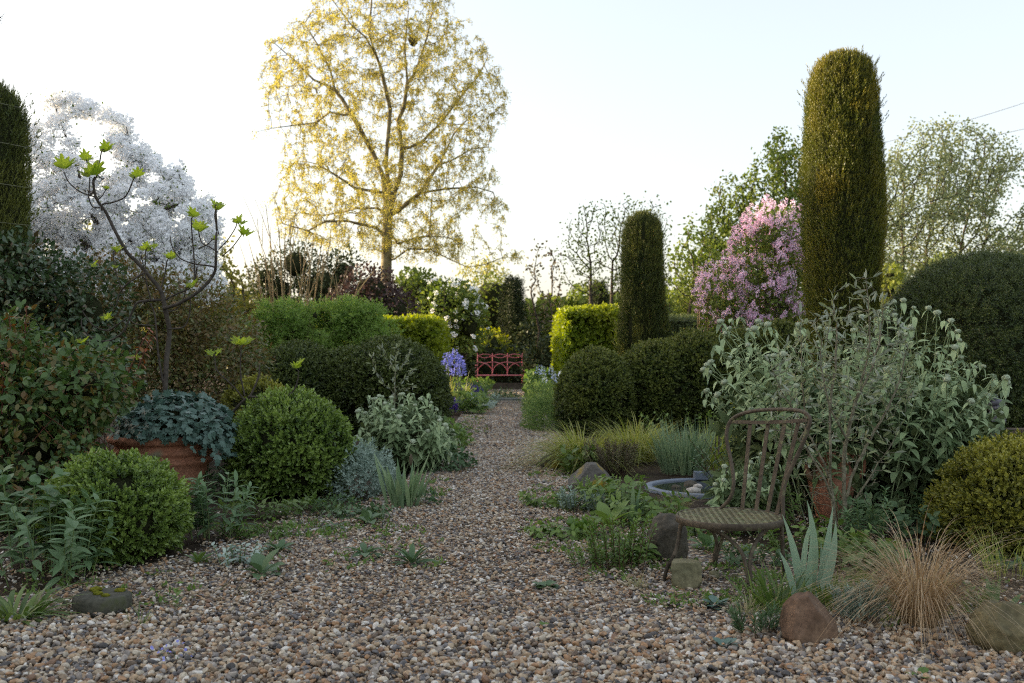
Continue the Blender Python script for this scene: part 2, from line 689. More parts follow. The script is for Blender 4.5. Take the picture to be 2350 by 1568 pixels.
def colonize(polys, att, step, infl, kill, iters=120, bias=(0, 0, 0), wob=.15):
    """space colonisation from hand laid limbs"""
    nodes, par = [], []
    for pl in polys:
        pl = np.asarray(pl, float)
        seg = [pl[0]]
        for a, b in zip(pl[:-1], pl[1:]):
            m = max(1, int(np.linalg.norm(b - a) / step))
            for k in range(1, m + 1):
                seg.append(a + (b - a) * k / m)
        if nodes:
            j = int(np.argmin(((np.array(nodes) - seg[0]) ** 2).sum(1)))
            seg = seg[1:] if np.linalg.norm(nodes[j] - seg[0]) < step * .5 else seg
        else:
            j = -1
        for s in seg:
            nodes.append(np.array(s))
            par.append(j)
            j = len(nodes) - 1
    att = np.asarray(att, float).copy()
    nd = np.full(len(att), 1e9)
    ni = np.zeros(len(att), int)
    new = np.arange(len(nodes))
    NN = np.array(nodes)
    par = list(par)
    last = {}
    for it in range(iters):
        for ch in np.array_split(new, max(1, len(new) // 300 + 1)):
            if not len(ch):
                continue
            dd = np.linalg.norm(att[:, None] - NN[ch][None], axis=2)
            m = dd.argmin(1)
            v = dd[np.arange(len(att)), m]
            b = v < nd
            nd[b] = v[b]
            ni[b] = ch[m[b]]
        al = nd > kill
        att, nd, ni = att[al], nd[al], ni[al]
        ac = nd < infl
        if not ac.any():
            break
        ids, inv = np.unique(ni[ac], return_inverse=True)
        s = np.zeros((len(ids), 3))
        np.add.at(s, inv, nrm(att[ac] - NN[ni[ac]]))
        d = nrm(nrm(s) + np.asarray(bias) + rng.normal(size=s.shape) * wob)
        q = NN[ids] + d * step
        ok = []
        for a, x in zip(ids, q):
            L = last.setdefault(int(a), [])
            ok.append(len(L) < 3 and all(np.linalg.norm(x - y) > step * .35 for y in L))
            if ok[-1]:
                L.append(x)
        ok = np.array(ok)
        if not ok.any():
            break
        par += list(ids[ok])
        n0 = len(NN)
        NN = np.concatenate([NN, q[ok]])
        new = np.arange(n0, len(NN))
    return NN, np.array(par)


def limb_radii(par, tip, e=2.3, rmax=None):
    n = len(par)
    acc = np.zeros(n)
    kids = np.zeros(n, int)
    for i in range(n):
        if par[i] >= 0:
            kids[par[i]] += 1
    for i in range(n - 1, -1, -1):
        if kids[i] == 0:
            acc[i] = tip ** e
        if par[i] >= 0:
            acc[par[i]] += acc[i]
    # polylines may attach to later nodes only through parents with lower index, so one sweep is enough
    r = acc ** (1 / e)
    if rmax:
        k = math.log(rmax / tip) / max(math.log(r.max() / tip), 1e-6)
        r = tip * (r / tip) ** k
    return r, kids


def limbs(mb, N, par, r, k=5, mat=0, thin=3, thr=.03):
    idx = np.where(par >= 0)[0]
    for sel, kk in ((idx[r[idx] >= thr], k + 2), (idx[r[idx] < thr], thin)):
        if not len(sel):
            continue
        a, b = N[par[sel]], N[sel]
        ra = np.minimum(r[par[sel]], r[sel] * 1.35)
        rb = r[sel]
        d = nrm(b - a)
        x = nrm(np.cross(d, A(.13, .27, .95)))
        y = np.cross(d, x)
        an = np.arange(kk) * 2 * PI / kk
        ring = x[:, None] * np.cos(an)[None, :, None] + y[:, None] * np.sin(an)[None, :, None]
        V = np.stack([a[:, None] + ring * ra[:, None, None], (b + d * rb[:, None] * .3)[:, None] + ring * rb[:, None, None]], 1)
        f = np.array([[j, (j + 1) % kk, kk + (j + 1) % kk, kk + j] for j in range(kk)])
        Fs = (f[None] + (np.arange(len(sel)) * 2 * kk)[:, None, None]).reshape(-1, 4)
        mb.add(V.reshape(-1, 3), [Fs], mat, 0, True)


def px_poly(pts, D, jit=.0, y0=0.0):
    """limb drawn over the photograph, given depth by a slow wander"""
    n = len(pts)
    w = np.cumsum(rng.normal(size=n) * jit)
    w -= w[0]
    out = []
    for (X, Y), dy in zip(pts, w + y0):
        q = P(X, Y, D)
        out.append([q[0], D + dy, q[2]])
    return np.array(out)
# ================================================================ camera, sky, sun
SUN_AZ, SUN_EL = 74.0, 9.0          # degrees left of the view direction, above the horizon
cam = bpy.data.cameras.new('camera')
cam.lens, cam.sensor_width = 35.0, 36.0
cam.shift_y = 24 / 2350
cam.clip_start, cam.clip_end = 0.05, 2000
cam.dof.use_dof = True
cam.dof.focus_distance = 4.8
cam.dof.aperture_fstop = 4.5
co = bpy.data.objects.new('camera', cam)
COL.objects.link(co)
co.location = (0, 0, H)
co.rotation_euler = (PI / 2, 0, 0)
SC.camera = co

w = bpy.data.worlds.new('World')
SC.world = w
w.use_nodes = True
nt = w.node_tree
nt.nodes.clear()
sky = nt.nodes.new('ShaderNodeTexSky')
sky.sky_type = 'NISHITA'
sky.sun_disc = False
sky.sun_elevation = math.radians(SUN_EL)
sky.sun_rotation = math.radians(-SUN_AZ)
sky.altitude = 0
sky.air_density = 1.0
sky.dust_density = 3.0
sky.ozone_density = 1.0
hs = nt.nodes.new('ShaderNodeHueSaturation')
hs.inputs['Saturation'].default_value = 0.82
bg = nt.nodes.new('ShaderNodeBackground')
bg.inputs['Strength'].default_value = 0.15
wo = nt.nodes.new('ShaderNodeOutputWorld')
nt.links.new(sky.outputs[0], hs.inputs['Color'])
wm = nt.nodes.new('ShaderNodeMix')          # camera white balance: a touch warm
wm.data_type = 'RGBA'
wm.blend_type = 'MULTIPLY'
wm.inputs[0].default_value = 1
wm.inputs[7].default_value = (1.045, .99, .945, 1)
nt.links.new(hs.outputs[0], wm.inputs[6])
sky_fill = nt.nodes.new('ShaderNodeMix')        # constant pale fill added to the sky to brighten the ground
sky_fill.data_type = 'RGBA'
sky_fill.inputs[0].default_value = .42
sky_fill.inputs[7].default_value = (1.80, 1.87, 2.08, 1)
nt.links.new(wm.outputs[2], sky_fill.inputs[6])
nt.links.new(sky_fill.outputs[2], bg.inputs['Color'])
nt.links.new(bg.outputs[0], wo.inputs[0])

sl = bpy.data.lights.new('sun', 'SUN')
sl.energy = 3.2
sl.angle = math.radians(0.8)
sl.color = (1.0, .82, .56)
so = bpy.data.objects.new('sun', sl)
COL.objects.link(so)
sd = Vector((-math.sin(math.radians(SUN_AZ)) * math.cos(math.radians(SUN_EL)), math.cos(math.radians(SUN_AZ)) * math.cos(math.radians(SUN_EL)), math.sin(math.radians(SUN_EL))))
so.rotation_euler = sd.to_track_quat('Z', 'Y').to_euler()
so.location = (-20, 0, 20)

vs = SC.view_settings
vs.view_transform = 'Standard'
vs.look = 'None'
vs.gamma = 1.0
vs.use_curve_mapping = False
vs.exposure = 1.9
try:
    SC.cycles.max_bounces = 6
    SC.cycles.transparent_max_bounces = 4
    SC.cycles.use_denoising = False
    SC.cycles.pixel_filter_type = 'BLACKMAN_HARRIS'
    SC.cycles.filter_width = 1.1
except Exception:
    pass

# ================================================================ materials
M = {}
M['soil'] = solid_mat('garden soil', [(.3, (.035, .026, .018)), (.6, (.065, .048, .032)), (.8, (.045, .05, .025))], 6, .95, .1, .8, dist=.03)
M['gravel'] = pebble_sheet_mat()
M['stones'] = stone_mat()
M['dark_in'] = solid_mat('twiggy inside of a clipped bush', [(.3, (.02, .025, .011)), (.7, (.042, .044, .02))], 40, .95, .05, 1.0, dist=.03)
M['box'] = leaf_mat('box leaves', (.08, .14, .024), (.033, .067, .013), (.22, .30, .065), .22, .36, .5, 3)
M['box_warm'] = leaf_mat('box leaves old gold', (.12, .13, .02), (.05, .065, .012), (.29, .28, .05), .22, .4, .4, 3)
M['yew'] = leaf_mat('yew needles', (.034, .060, .014), (.015, .030, .008), (.10, .125, .03), .12, .4, .45, 2)
M['yew_right'] = leaf_mat('yew needles with young gold tips', (.042, .072, .016), (.019, .037, .009), (.15, .17, .036), .15, .45, .35, 2)
M['column'] = leaf_mat('upright yew needles', (.10, .125, .018), (.042, .066, .011), (.21, .18, .028), .25, .45, .35, 1.2)  # gold of the low sun is put into this needle colour
M['column_shade'] = leaf_mat('upright yew needles shade toned', (.055, .085, .02), (.024, .042, .010), (.14, .15, .03), .15, .5, .3, 1.2)  # same yew toned darker, its shade put into the colour
M['hornbeam'] = leaf_mat('young hornbeam leaves', (.15, .21, .02), (.09, .15, .015), (.24, .27, .03), .38, .45, .3, 1)
M['bark'] = solid_mat('grey brown bark', [(.3, (.05, .04, .03)), (.7, (.12, .10, .075))], 30, .9, .15, .6)
M['bark_fig'] = solid_mat('dark smooth bark', [(.3, (.035, .028, .022)), (.7, (.085, .07, .055))], 30, .75, .25, .4)
M['bark_birch'] = solid_mat('pale tree bark', [(.3, (.13, .105, .06)), (.55, (.24, .20, .11)), (.75, (.36, .31, .20))], 4, .85, .2, .5)
M['bark_olive'] = solid_mat('lichened grey bark', [(.3, (.10, .09, .062)), (.7, (.27, .245, .17))], 40, .9, .15, .7)
M['stem_green'] = leaf_mat('green stems', (.14, .19, .07), (.10, .14, .05), None, 0, .6, .2, 0)
M['stem_brown'] = solid_mat('brown twigs', [(.3, (.06, .04, .025)), (.7, (.13, .085, .05))], 30, .8, .2, .3)
M['stem_red'] = solid_mat('red young stems', [(.3, (.10, .03, .02)), (.7, (.16, .07, .04))], 20, .7, .25, .2)
M['stem_gold'] = solid_mat('golden bare stems', [(.3, (.26, .18, .085)), (.7, (.40, .29, .14))], 10, .7, .2, .2)
M['birch_leaf'] = leaf_mat('gold green young tree leaves', (.36, .33, .085), (.25, .26, .06), (.45, .38, .12), .55, .5, .2, .35)
M['fig_leaf'] = leaf_mat('bright young fig leaves', (.29, .37, .06), (.21, .29, .05), (.38, .43, .09), .6, .4, .35, 0)
M['ivy'] = leaf_mat('blue green geranium leaves', (.07, .125, .098), (.04, .08, .062), (.115, .18, .14), .1, .42, .4, 4)
M['rose'] = leaf_mat('rose leaves', (.095, .15, .04), (.05, .095, .028), (.24, .07, .025), .25, .42, .4, 0)
M['rose_dark'] = leaf_mat('dark glossy rose leaves', (.062, .10, .038), (.033, .06, .023), (.15, .05, .025), .18, .3, .5, 0)
M['rose_mix'] = leaf_mat('mixed green and bronze leaves', (.115, .155, .045), (.07, .10, .032), (.20, .10, .04), .25, .4, .4, 2.2)
M['phlomis'] = leaf_mat('felted grey green leaves', (.21, .29, .135), (.06, .11, .04), (.38, .46, .26), .2, .7, .2, 5, (.27, .34, .22))  # wide tone range puts leaf highlights and dark interior into the colour
M['phlomis_low'] = leaf_mat('shaded old sage leaves', (.085, .125, .065), (.06, .095, .05), (.16, .17, .05), .18, .8, .1, 3)  # low inner leaves, their shade put into a darker colour
M['phlomis_head'] = solid_mat('woolly flower whorls', [(.3, (.42, .50, .33)), (.7, (.60, .66, .48))], 60, .95, .05, .8)
M['phlomis_stem'] = solid_mat('woolly pale stems', [(.3, (.19, .25, .12)), (.7, (.29, .34, .19))], 60, .95, .05, .3)
M['olive'] = leaf_mat('grey olive leaves', (.19, .22, .095), (.12, .145, .06), (.28, .31, .17), .15, .55, .25, 3, (.26, .29, .22))
M['iris'] = leaf_mat('blue green iris blades', (.15, .23, .135), (.11, .18, .10), (.22, .29, .15), .3, .5, .3, 2)
M['iris_pale'] = leaf_mat('pale iris blades', (.22, .31, .23), (.17, .26, .17), (.28, .36, .25), .3, .45, .35, 2)
M['strap'] = leaf_mat('green strap leaves', (.075, .13, .03), (.045, .085, .02), (.14, .19, .05), .3, .4, .35, 3)
M['lily'] = leaf_mat('soft green lance leaves', (.10, .17, .075), (.065, .12, .05), (.17, .25, .12), .28, .5, .3, 3)
M['herb'] = leaf_mat('fresh green leaves', (.09, .16, .035), (.055, .11, .025), (.17, .24, .06), .3, .5, .3, 4)
M['fern'] = leaf_mat('bright ferny leaves', (.13, .20, .06), (.08, .14, .04), (.22, .29, .10), .35, .55, .2, 2)
M['fern_lime'] = leaf_mat('lime green feathery leaves', (.17, .27, .06), (.10, .18, .04), (.26, .34, .09), .4, .5, .25, 2)
M['silver'] = leaf_mat('silver leaves', (.25, .32, .26), (.17, .24, .19), (.36, .42, .36), .15, .8, .1, 4)
M['rosette'] = leaf_mat('dull green rosette leaves', (.06, .11, .045), (.04, .08, .03), (.11, .17, .08), .2, .5, .3, 5)
M['sedge'] = leaf_mat('copper sedge blades', (.27, .165, .08), (.17, .10, .048), (.45, .35, .215), .25, .5, .3, 0)
M['straw'] = leaf_mat('dry straw blades', (.42, .36, .22), (.30, .26, .14), (.18, .2, .08), .25, .6, .2, 0)
M['grass_gold'] = leaf_mat('yellow green grass blades', (.24, .28, .06), (.16, .21, .04), (.36, .34, .11), .35, .5, .3, 0)
M['grass_blue'] = leaf_mat('blue green grass blades', (.13, .20, .12), (.09, .15, .085), (.22, .28, .15), .3, .5, .3, 0)
M['mound'] = leaf_mat('bronze small leaves', (.13, .09, .07), (.09, .075, .045), (.10, .12, .04), .2, .6, .2, 5)
M['petal_white'] = leaf_mat('white petals', (.92, .91, .88), (.86, .85, .82), (.92, .90, .86), .35, .6, .2, 0)
M['petal_pink'] = leaf_mat('pink lilac petals', (.72, .52, .66), (.60, .38, .54), (.78, .63, .73), .35, .6, .2, 0)
M['petal_blue'] = leaf_mat('violet blue petals', (.22, .23, .62), (.15, .15, .48), (.36, .38, .75), .3, .6, .2, 0)
M['petal_purple'] = leaf_mat('deep purple petals', (.09, .05, .30), (.05, .03, .20), (.15, .10, .40), .25, .6, .2, 0)
M['petal_pale'] = leaf_mat('pale blue petals', (.45, .52, .75), (.35, .42, .66), (.6, .66, .8), .3, .6, .2, 0)
M['purple_leaf'] = leaf_mat('smoky purple leaves', (.055, .028, .035), (.032, .02, .024), (.09, .06, .035), .2, .5, .3, .8)
M['bg_green'] = leaf_mat('mid green tree leaves', (.12, .17, .035), (.07, .11, .025), (.20, .22, .05), .35, .5, .2, .4)
M['bg_pale'] = leaf_mat('grey green young tree leaves', (.22, .26, .13), (.14, .18, .09), (.29, .30, .14), .35, .55, .2, .3)
M['bg_gold'] = leaf_mat('warm green tree leaves', (.18, .19, .05), (.11, .13, .035), (.28, .25, .07), .4, .5, .2, .3)
M['bg_dark'] = leaf_mat('dark evergreen leaves', (.035, .052, .018), (.02, .032, .012), (.07, .08, .025), .15, .5, .3, .5)
M['bg_yellow'] = leaf_mat('yellow green shrub leaves', (.24, .27, .03), (.14, .20, .025), (.36, .34, .05), .4, .5, .2, .8)
M['weep'] = leaf_mat('pale yellow hanging leaves', (.34, .33, .12), (.25, .26, .09), (.42, .38, .16), .4, .6, .15, .3)
M['terracotta'] = rock_mat('weathered terracotta', (.33, .14, .08), (.46, .22, .14), (.22, .19, .12), 5, .56)
M['rust'] = rock_mat('rusty painted iron', (.065, .05, .035), (.125, .10, .07), (.16, .16, .085), 22, .60, .75)
M['rust_seat'] = rock_mat('mossy rusty seat iron', (.11, .10, .055), (.20, .175, .095), (.19, .20, .10), 25, .52, .8)
M['red_paint'] = solid_mat('faded red paint', [(.3, (.70, .17, .19)), (.7, (.80, .27, .28))], 12, .55, .4, .15)
M['rock_brown'] = rock_mat('red brown sandstone', (.10, .06, .038), (.235, .15, .095), (.36, .29, .22), 16, .66)
M['rock_olive'] = rock_mat('olive brown sandstone', (.11, .095, .05), (.20, .165, .085), (.13, .14, .06), 7, .6)
M['rock_grey'] = rock_mat('dark lichened stone', (.055, .048, .036), (.12, .105, .078), (.46, .44, .40), 18, .70)
M['rock_moss'] = rock_mat('mossy grey stone', (.085, .08, .07), (.17, .155, .13), (.30, .22, .025), 5.5, .50)
M['rock_tan'] = rock_mat('tan green stone', (.13, .125, .07), (.24, .215, .125), None)
M['rock_pale'] = rock_mat('pale stone', (.42, .38, .33), (.58, .54, .48), None)
M['rock_disc'] = rock_mat('damp dark stone', (.04, .04, .028), (.09, .087, .064), (.06, .07, .024), 9, .58)
M['moss'] = solid_mat('moss', [(.3, (.10, .11, .012)), (.7, (.19, .18, .022))], 60, .95, .05, 1.0)
M['ring'] = solid_mat('blue grey plastic rim', [(.3, (.13, .155, .195)), (.7, (.18, .21, .26))], 8, .45, .4, .1)
M['water'] = solid_mat('dark pond water', [(.3, (.015, .02, .02)), (.7, (.03, .035, .03))], 5, .06, .6, .15)
M['timber'] = solid_mat('old dark timber', [(.3, (.05, .038, .028)), (.7, (.12, .095, .07))], 9, .9, .15, .7)
M['slab'] = rock_mat('grey paving stone', (.17, .18, .165), (.27, .28, .26), (.12, .16, .06), 4, .6)
M['wire'] = solid_mat('pale tie wire', [(.3, (.12, .12, .07)), (.7, (.18, .18, .11))], 20, .6, .3, 0)
M['cable'] = solid_mat('grey cable', [(.3, (.38, .40, .46)), (.7, (.45, .47, .52))], 5, .6, .3, 0)
M['lead'] = rock_mat('weathered lead grey stone', (.07, .07, .085), (.17, .165, .18), None)

# ================================================================ ground
mb = MB()
mb.add(A([-260, -60, -.012], [260, -60, -.012], [260, 420, -.012], [-260, 420, -.012]), [np.array([[0, 1, 2, 3]])])
tag(mb.build('ground', M['soil']), kind='structure')
# gravel area: broad in front, one metre wide between the borders, a cross strip in front of the bench
L_, R_ = [], []
for D, l, r in ((1.2, -3.4, 3.4), (3.0, -3.0, 3.0), (3.6, -2.6, 2.2), (4.2, -1.95, 1.6), (5.0, -1.55, 1.3), (5.8, -1.25, .85), (6.6, -.85, .68), (7.8, -.70, .56), (9.5, -.72, .5), (12, -.68, .48), (16, -.68, .42), (20, -.6, .38), (22.2, -.62, .5), (22.3, -1.5, 1.2), (27.2, -1.5, 1.2)):
    L_.append([l, D, 0.0])
    R_.append([r, D, 0.0])
V = np.array(L_ + R_)
n = len(L_)
mb = MB()
mb.add(V, [np.array([[i, n + i, n + i + 1, i + 1] for i in range(n - 1)])])
tag(mb.build('gravel_path', M['gravel']), kind='structure')
GL, GR, GD = np.array([v[0] for v in L_]), np.array([v[0] for v in R_]), np.array([v[1] for v in L_])

mb = MB()
def stones(n, d0, d1, size, sub, zj, seed, half=None, edge=.12):
    v, f = icos(sub)
    tp = []
    r = np.random.default_rng(seed)
    for q in range(7):
        s = A(1, r.uniform(.55, .95), r.uniform(.36, .66))
        pl = nrm(r.normal(size=(8, 3)))
        vv = v.copy()
        for k in range(8):
            dd = vv @ pl[k] - r.uniform(.42, .8)
            vv = vv - np.maximum(dd, 0)[:, None] * pl[k]
        vv = vv * (1 + .12 * vnoise(v * 1.7 + q * 9, seed)[:, None]) * s
        tp.append((vv, [f]))
    y = np.sqrt(U(d0 ** 2, d1 ** 2, n)) if half else U(d0, d1, n)
    if half:
        edge = 1.6
    l, rr = np.interp(y, GD, GL) - edge, np.interp(y, GD, GR) + edge
    if half:
        l, rr = np.maximum(l, -half * y), np.minimum(rr, half * y)
    x = l + (rr - l) * U(0, 1, n)
    # thinning out over the soil of the beds
    out = np.maximum(np.interp(y, [2.5, 3.3, 3.9, 4.7, 5.8, 6.5], [-9, -2.15, -1.85, -1.45, -1.1, -.8]) - x, x - np.interp(y, [2.5, 3.2, 3.6, 3.9, 4.6, 5.8, 6.5], [9, 1.9, 1.25, .95, .66, .5, .5]))
    bare = np.clip(out / .3, 0, 1) * .86 + .3 * np.clip(fbm(np.stack([x * 4, y * 4, 0 * x], 1), 3, 2), -.3, .6) * (out > 0)
    keep_ = U(0, 1, n) > bare
    x, y = x[keep_], y[keep_]
    n = len(x)
    pos = np.stack([x, y, U(.0, zj, n) + .006 * fbm(np.stack([x * 3, y * 3, 0 * x], 1), 2)], 1)
    up = nrm(rng.normal(size=(n, 3)) * .38 + A(0, 0, 1))
    R = frames(np.cross(up, rdir(n)), up)
    sc = size * np.exp(np.clip(rng.normal(size=n), -1.8, 1.5) * .40) * .52
    wh = rng.integers(0, 7, n)
    for q in range(7):
        s = wh == q
        mb.inst(tp[q], pos[s], R[s], sc[s], 0, 0, q % 3 == 0)
stones(25000, 2.55, 3.7, .0208, 2, .019, 1, .56)
stones(52000, 3.7, 6.2, .0200, 1, .018, 2, .56)
stones(34000, 6.2, 10, .0205, 1, .014, 3)
stones(30000, 10, 20.2, .025, 1, .010, 4)
stones(9000, 21.6, 26.8, .032, 1, .010, 5)
tag(mb.build('gravel', M['stones']), 'loose tan, brown and grey flint gravel over the path', 'gravel', kind='stuff')

# far end: paving strip with a weedy joint, timber edging in front of the bench
t = thing('paving_slab', 'worn grey stone paving strip crossing the far end of the gravel path', 'paving', (-.1, 20.9, 0))
mb = MB()
for i, (x, wd) in enumerate(((-.85, .62), (-.2, .66), (.47, .64), (1.0, .4))):
    boxm(mb, (x, 20.9 + U(-.03, .03), .012), (wd, .85, .05))
mb.build('slab', M['slab'], t)
mb = MB()
boxm(mb, (-.10, 26.55, .07), (2.3, .16, .2))
tag(mb.build('timber_edging', M['timber'], None, (-.1, 26.55, 0)), 'low dark timber board edging the gravel in front of the red bench', 'edging')
# ================================================================ rocks
def rock(name, label, X, Y, w, d, h, mat, seed, cuts=(), sub=4, rough=.10, turn=0.0, cat='rock', sink=.22, nx=7):
    """boulder resting on the gravel, cut by a few planes given as (x, y, z, offset)"""
    r = np.random.default_rng(seed)
    v, f = icos(sub + 1)
    pl = [(nrm(A(*c[:3])), c[3]) for c in cuts] + [(nrm(r.normal(size=3)), r.uniform(.68, .88)) for _ in range(nx)]
    v = v * (1 + .10 * fbm(v * 1.3, seed, 2)[:, None])
    for nn, k in pl:
        v = v - np.maximum(v @ nn - k, 0)[:, None] * nn * 1.0
    v = v * (1 + rough * .45 * fbm(v * 4, seed + 3, 4)[:, None])
    c, s = math.cos(turn), math.sin(turn)
    v = v @ np.array([[c, s, 0], [-s, c, 0], [0, 0, 1]])
    for k, sz in enumerate((w, d)):
        v[:, k] *= sz / (v[:, k].max() - v[:, k].min())
    v[:, 2] = (v[:, 2] - v[:, 2].min()) / (v[:, 2].max() - v[:, 2].min())
    v[:, 2] = v[:, 2] * h * (1 + sink) - h * sink
    g = G(X, Y)
    g = g + A(0, d * .45, 0)
    mb = MB()
    mb.add(v + g, [f], 0, 0, True)
    return tag(mb.build(name, mat, None, g), label, cat)


rock('rock', 'pointed red-brown rock on the gravel in front of the tall iris', 1874, 1488, .20, .17, .165, M['rock_brown'], 4, [(.74, -.28, .62, .42), (-.92, -.22, .34, .58), (.32, -.94, .10, .46), (-.38, -.76, .52, .46), (.1, -.3, .95, .76)], rough=.07, nx=1)
rock('rock', 'rounded olive-brown boulder lying at the right edge of the gravel', 2336, 1510, .245, .2, .165, M['rock_olive'], 9, [(.1, -.7, .7, .8)], nx=0, rough=.16)
rock('rock', 'dark boulder with white lichen spots behind the left chair leg', 1538, 1292, .205, .2, .225, M['rock_grey'], 14, [(0, -1, .1, .85)], nx=0, rough=.14)
rock('rock', 'small blocky tan stone lying under the rusty chair', 1578, 1352, .132, .12, .108, M['rock_tan'], 23, [(0, 0, 1, .55), (0, -1, .1, .6), (1, .1, 0, .62), (-1, .2, 0, .6)], nx=2, rough=.06)
rock('rock', 'wedge-shaped grey rock with orange moss beside the brown mound', 1356, 1137, .32, .26, .215, M['rock_moss'], 31, [(-.75, -.2, .62, .58), (.72, -.15, .62, .74), (0, -.95, .35, .70), (0, 0, 1, .80)], nx=1, rough=.12)
rock('rock', 'small pale stone half hidden by broad green leaves', 1389, 1206, .075, .06, .05, M['rock_pale'], 40, nx=3)
rock('rock', 'low rock covered with yellow moss under the golden grass', 1268, 1078, .21, .2, .13, M['rock_moss'], 47, nx=3)
rock('rock', 'fist-sized tan stone among weeds beside the front chair leg', 1640, 1330, .05, .05, .035, M['rock_tan'], 52, nx=3)

# mossy stone disc
g = G(212, 1417) + A(0, .09, 0)
t = thing('stone_disc', 'flat round dark stone with moss cushions at lower left of the gravel', 'stone', g)
mb = MB()
lathe(mb, g, [(0, .068), (.06, .069), (.094, .068), (.104, .062), (.108, .05), (.108, .02), (.104, .0), (.09, -.02)], 40, 0, .05)
mb.build('stone', M['rock_disc'], t)
for (x, y, s) in ((-.045, .05, .024), (-.01, -.015, .018), (.055, .035, .02), (.032, -.045, .016), (-.035, .02, .013)):
    mb = MB()
    v, f = icos(3)
    vv = v * A(s, s * .8, s * .45) * (1 + .25 * fbm(v * 3, int(s * 1e4), 2)[:, None])
    mb.add(vv + g + A(x, y, .072), [f], 0, 0, True)
    mb.build('moss_cushion', M['moss'], t)

# ================================================================ rusty chair
cx, cy, sh, sr = .962, 4.40, .272, .233
t = thing('garden_chair', 'rusty old iron garden chair with round pierced seat on the gravel', 'chair', (cx, cy, 0))
S0 = A(cx, cy, sh)
mb = MB()
rot = math.radians(-5)
for j in range(-8, 9):
    q = j * .0268
    hw = math.sqrt(max(sr ** 2 - q * q, 0)) - .004
    if hw > .02:
        c_, s_ = math.cos(rot), math.sin(rot)
        Rz = np.array([[c_, -s_, 0], [s_, c_, 0], [0, 0, 1]])
        off = Rz @ A(0, q, 0)
        boxm(mb, S0 + off + A(0, 0, .0015), (2 * hw, .0118, .003), Rz)
        off = Rz @ A(q, 0, 0)
        boxm(mb, S0 + off + A(0, 0, .0032), (.0118, 2 * hw, .003), Rz)
st = mb.build('seat', M['rust_seat'], t)
mb = MB()
lathe(mb, S0, [(sr - .006, .006), (sr, .007), (sr + .003, .002), (sr + .003, -.022), (sr - .003, -.023), (sr - .006, -.018), (sr - .006, .006)], 56)
mb.build('seat_rim', M['rust'], t)
# backrest: hoop traced in its own leaning plane
p0 = A(cx + .105, cy + .065, sh)
hd = nrm(A(.84, .54, 0))
lean = math.radians(9)
pn = A(hd[0] * math.cos(lean), hd[1] * math.cos(lean), -math.sin(lean))
def on_back(X, Y):
    ray = A((X - CX) / F, 1, -(Y - HY) / F)
    k = ((p0 - A(0, 0, H)) @ pn) / (ray @ pn)
    return A(0, 0, H) + ray * k
hoop = [(1652, 1170), (1674, 1146), (1682.4, 1122), (1683, 1094), (1676.6, 1053), (1668.6, 1016), (1668, 990), (1677, 966), (1700, 951), (1734, 943), (1777, 940), (1820, 941), (1846, 947), (1858.5, 961), (1854, 985), (1839, 1025), (1820.5, 1065), (1803, 1105), (1797, 1140), (1797, 1168), (1797, 1190)]
mb = MB()
hp = spline([on_back(*q) for q in hoop], 5)
tube(mb, hp, .0088, 10)
mb.build('back_hoop', M['rust'], t)
def flat_bar(mb, pts, wd, th):
    pts = np.asarray(pts)
    tg = nrm(np.gradient(pts, axis=0))
    sd_ = nrm(np.cross(tg, pn))
    V = np.stack([pts - sd_ * wd - pn * th, pts + sd_ * wd - pn * th, pts + sd_ * wd + pn * th, pts - sd_ * wd + pn * th], 1)
    f = [[4 * i + j, 4 * i + (j + 1) % 4, 4 * i + 4 + (j + 1) % 4, 4 * i + 4 + j] for i in range(len(pts) - 1) for j in range(4)]
    f += [[0, 3, 2, 1], [4 * len(pts) - 4 + q for q in range(4)]]
    mb.add(V.reshape(-1, 3), [np.array(f)])
mb = MB()
flat_bar(mb, [on_back(1678, 968), on_back(1740, 970), on_back(1800, 968), on_back(1853, 965)], .008, .002)
mb.build('back_rail', M['rust'], t)
for (X1, Y1, X2, Y2) in ((1720, 968, 1701, 1170), (1761, 969, 1733, 1172), (1799, 968, 1759, 1176), (1831, 966, 1780, 1182)):
    mb = MB()
    a, b = on_back(X1, Y1), on_back(X2, Y2)
    mid = [a + (b - a) * k + pn * .006 for k in np.linspace(0, 1, 9)]
    flat_bar(mb, mid, .0105, .002)
    mb.build('slat', M['rust'], t)
# legs: each pair of neighbouring legs is one bent rod
LG = [A(-.222, .0, 0), A(.03, -.222, 0), A(.226, -.02, 0), A(-.005, .222, 0)]
FT = [A(-.305, -.075, 0), A(.032, -.232, 0), A(.242, .0, 0), A(-.018, .225, 0)]
def rod(a, b, near):
    A_, B_ = LG[a], LG[b]
    o = nrm(B_ - A_) * .011
    ft = FT[a]
    pts = [ft + A(0, 0, -.03), ft * .8 + A_ * .2 + A(0, 0, .05), A_ * .75 + ft * .25 + A(0, 0, .12), A_ + A(0, 0, .20), A_ * .97 + B_ * .03 + A(0, 0, .236), A_ * .85 + B_ * .15 + A(0, 0, .247),
           A_ * .6 + B_ * .4 + A(0, 0, .24), A_ * .33 + B_ * .67 + A(0, 0, .215), A_ * .12 + B_ * .88 + A(0, 0, .165), A_ * .04 + B_ * .96 + A(0, 0, .11), FT[b] - o * .7 + A(0, 0, .05), FT[b] - o * .7 + A(0, 0, -.03)]
    m_ = MB()
    tube(m_, spline(np.array(pts) + A(cx, cy, 0), 5), .0085, 9)
    m_.build('leg', M['rust'], t)
rod(0, 1, 1)
rod(2, 1, 1)
rod(0, 3, 3)
rod(2, 3, 3)

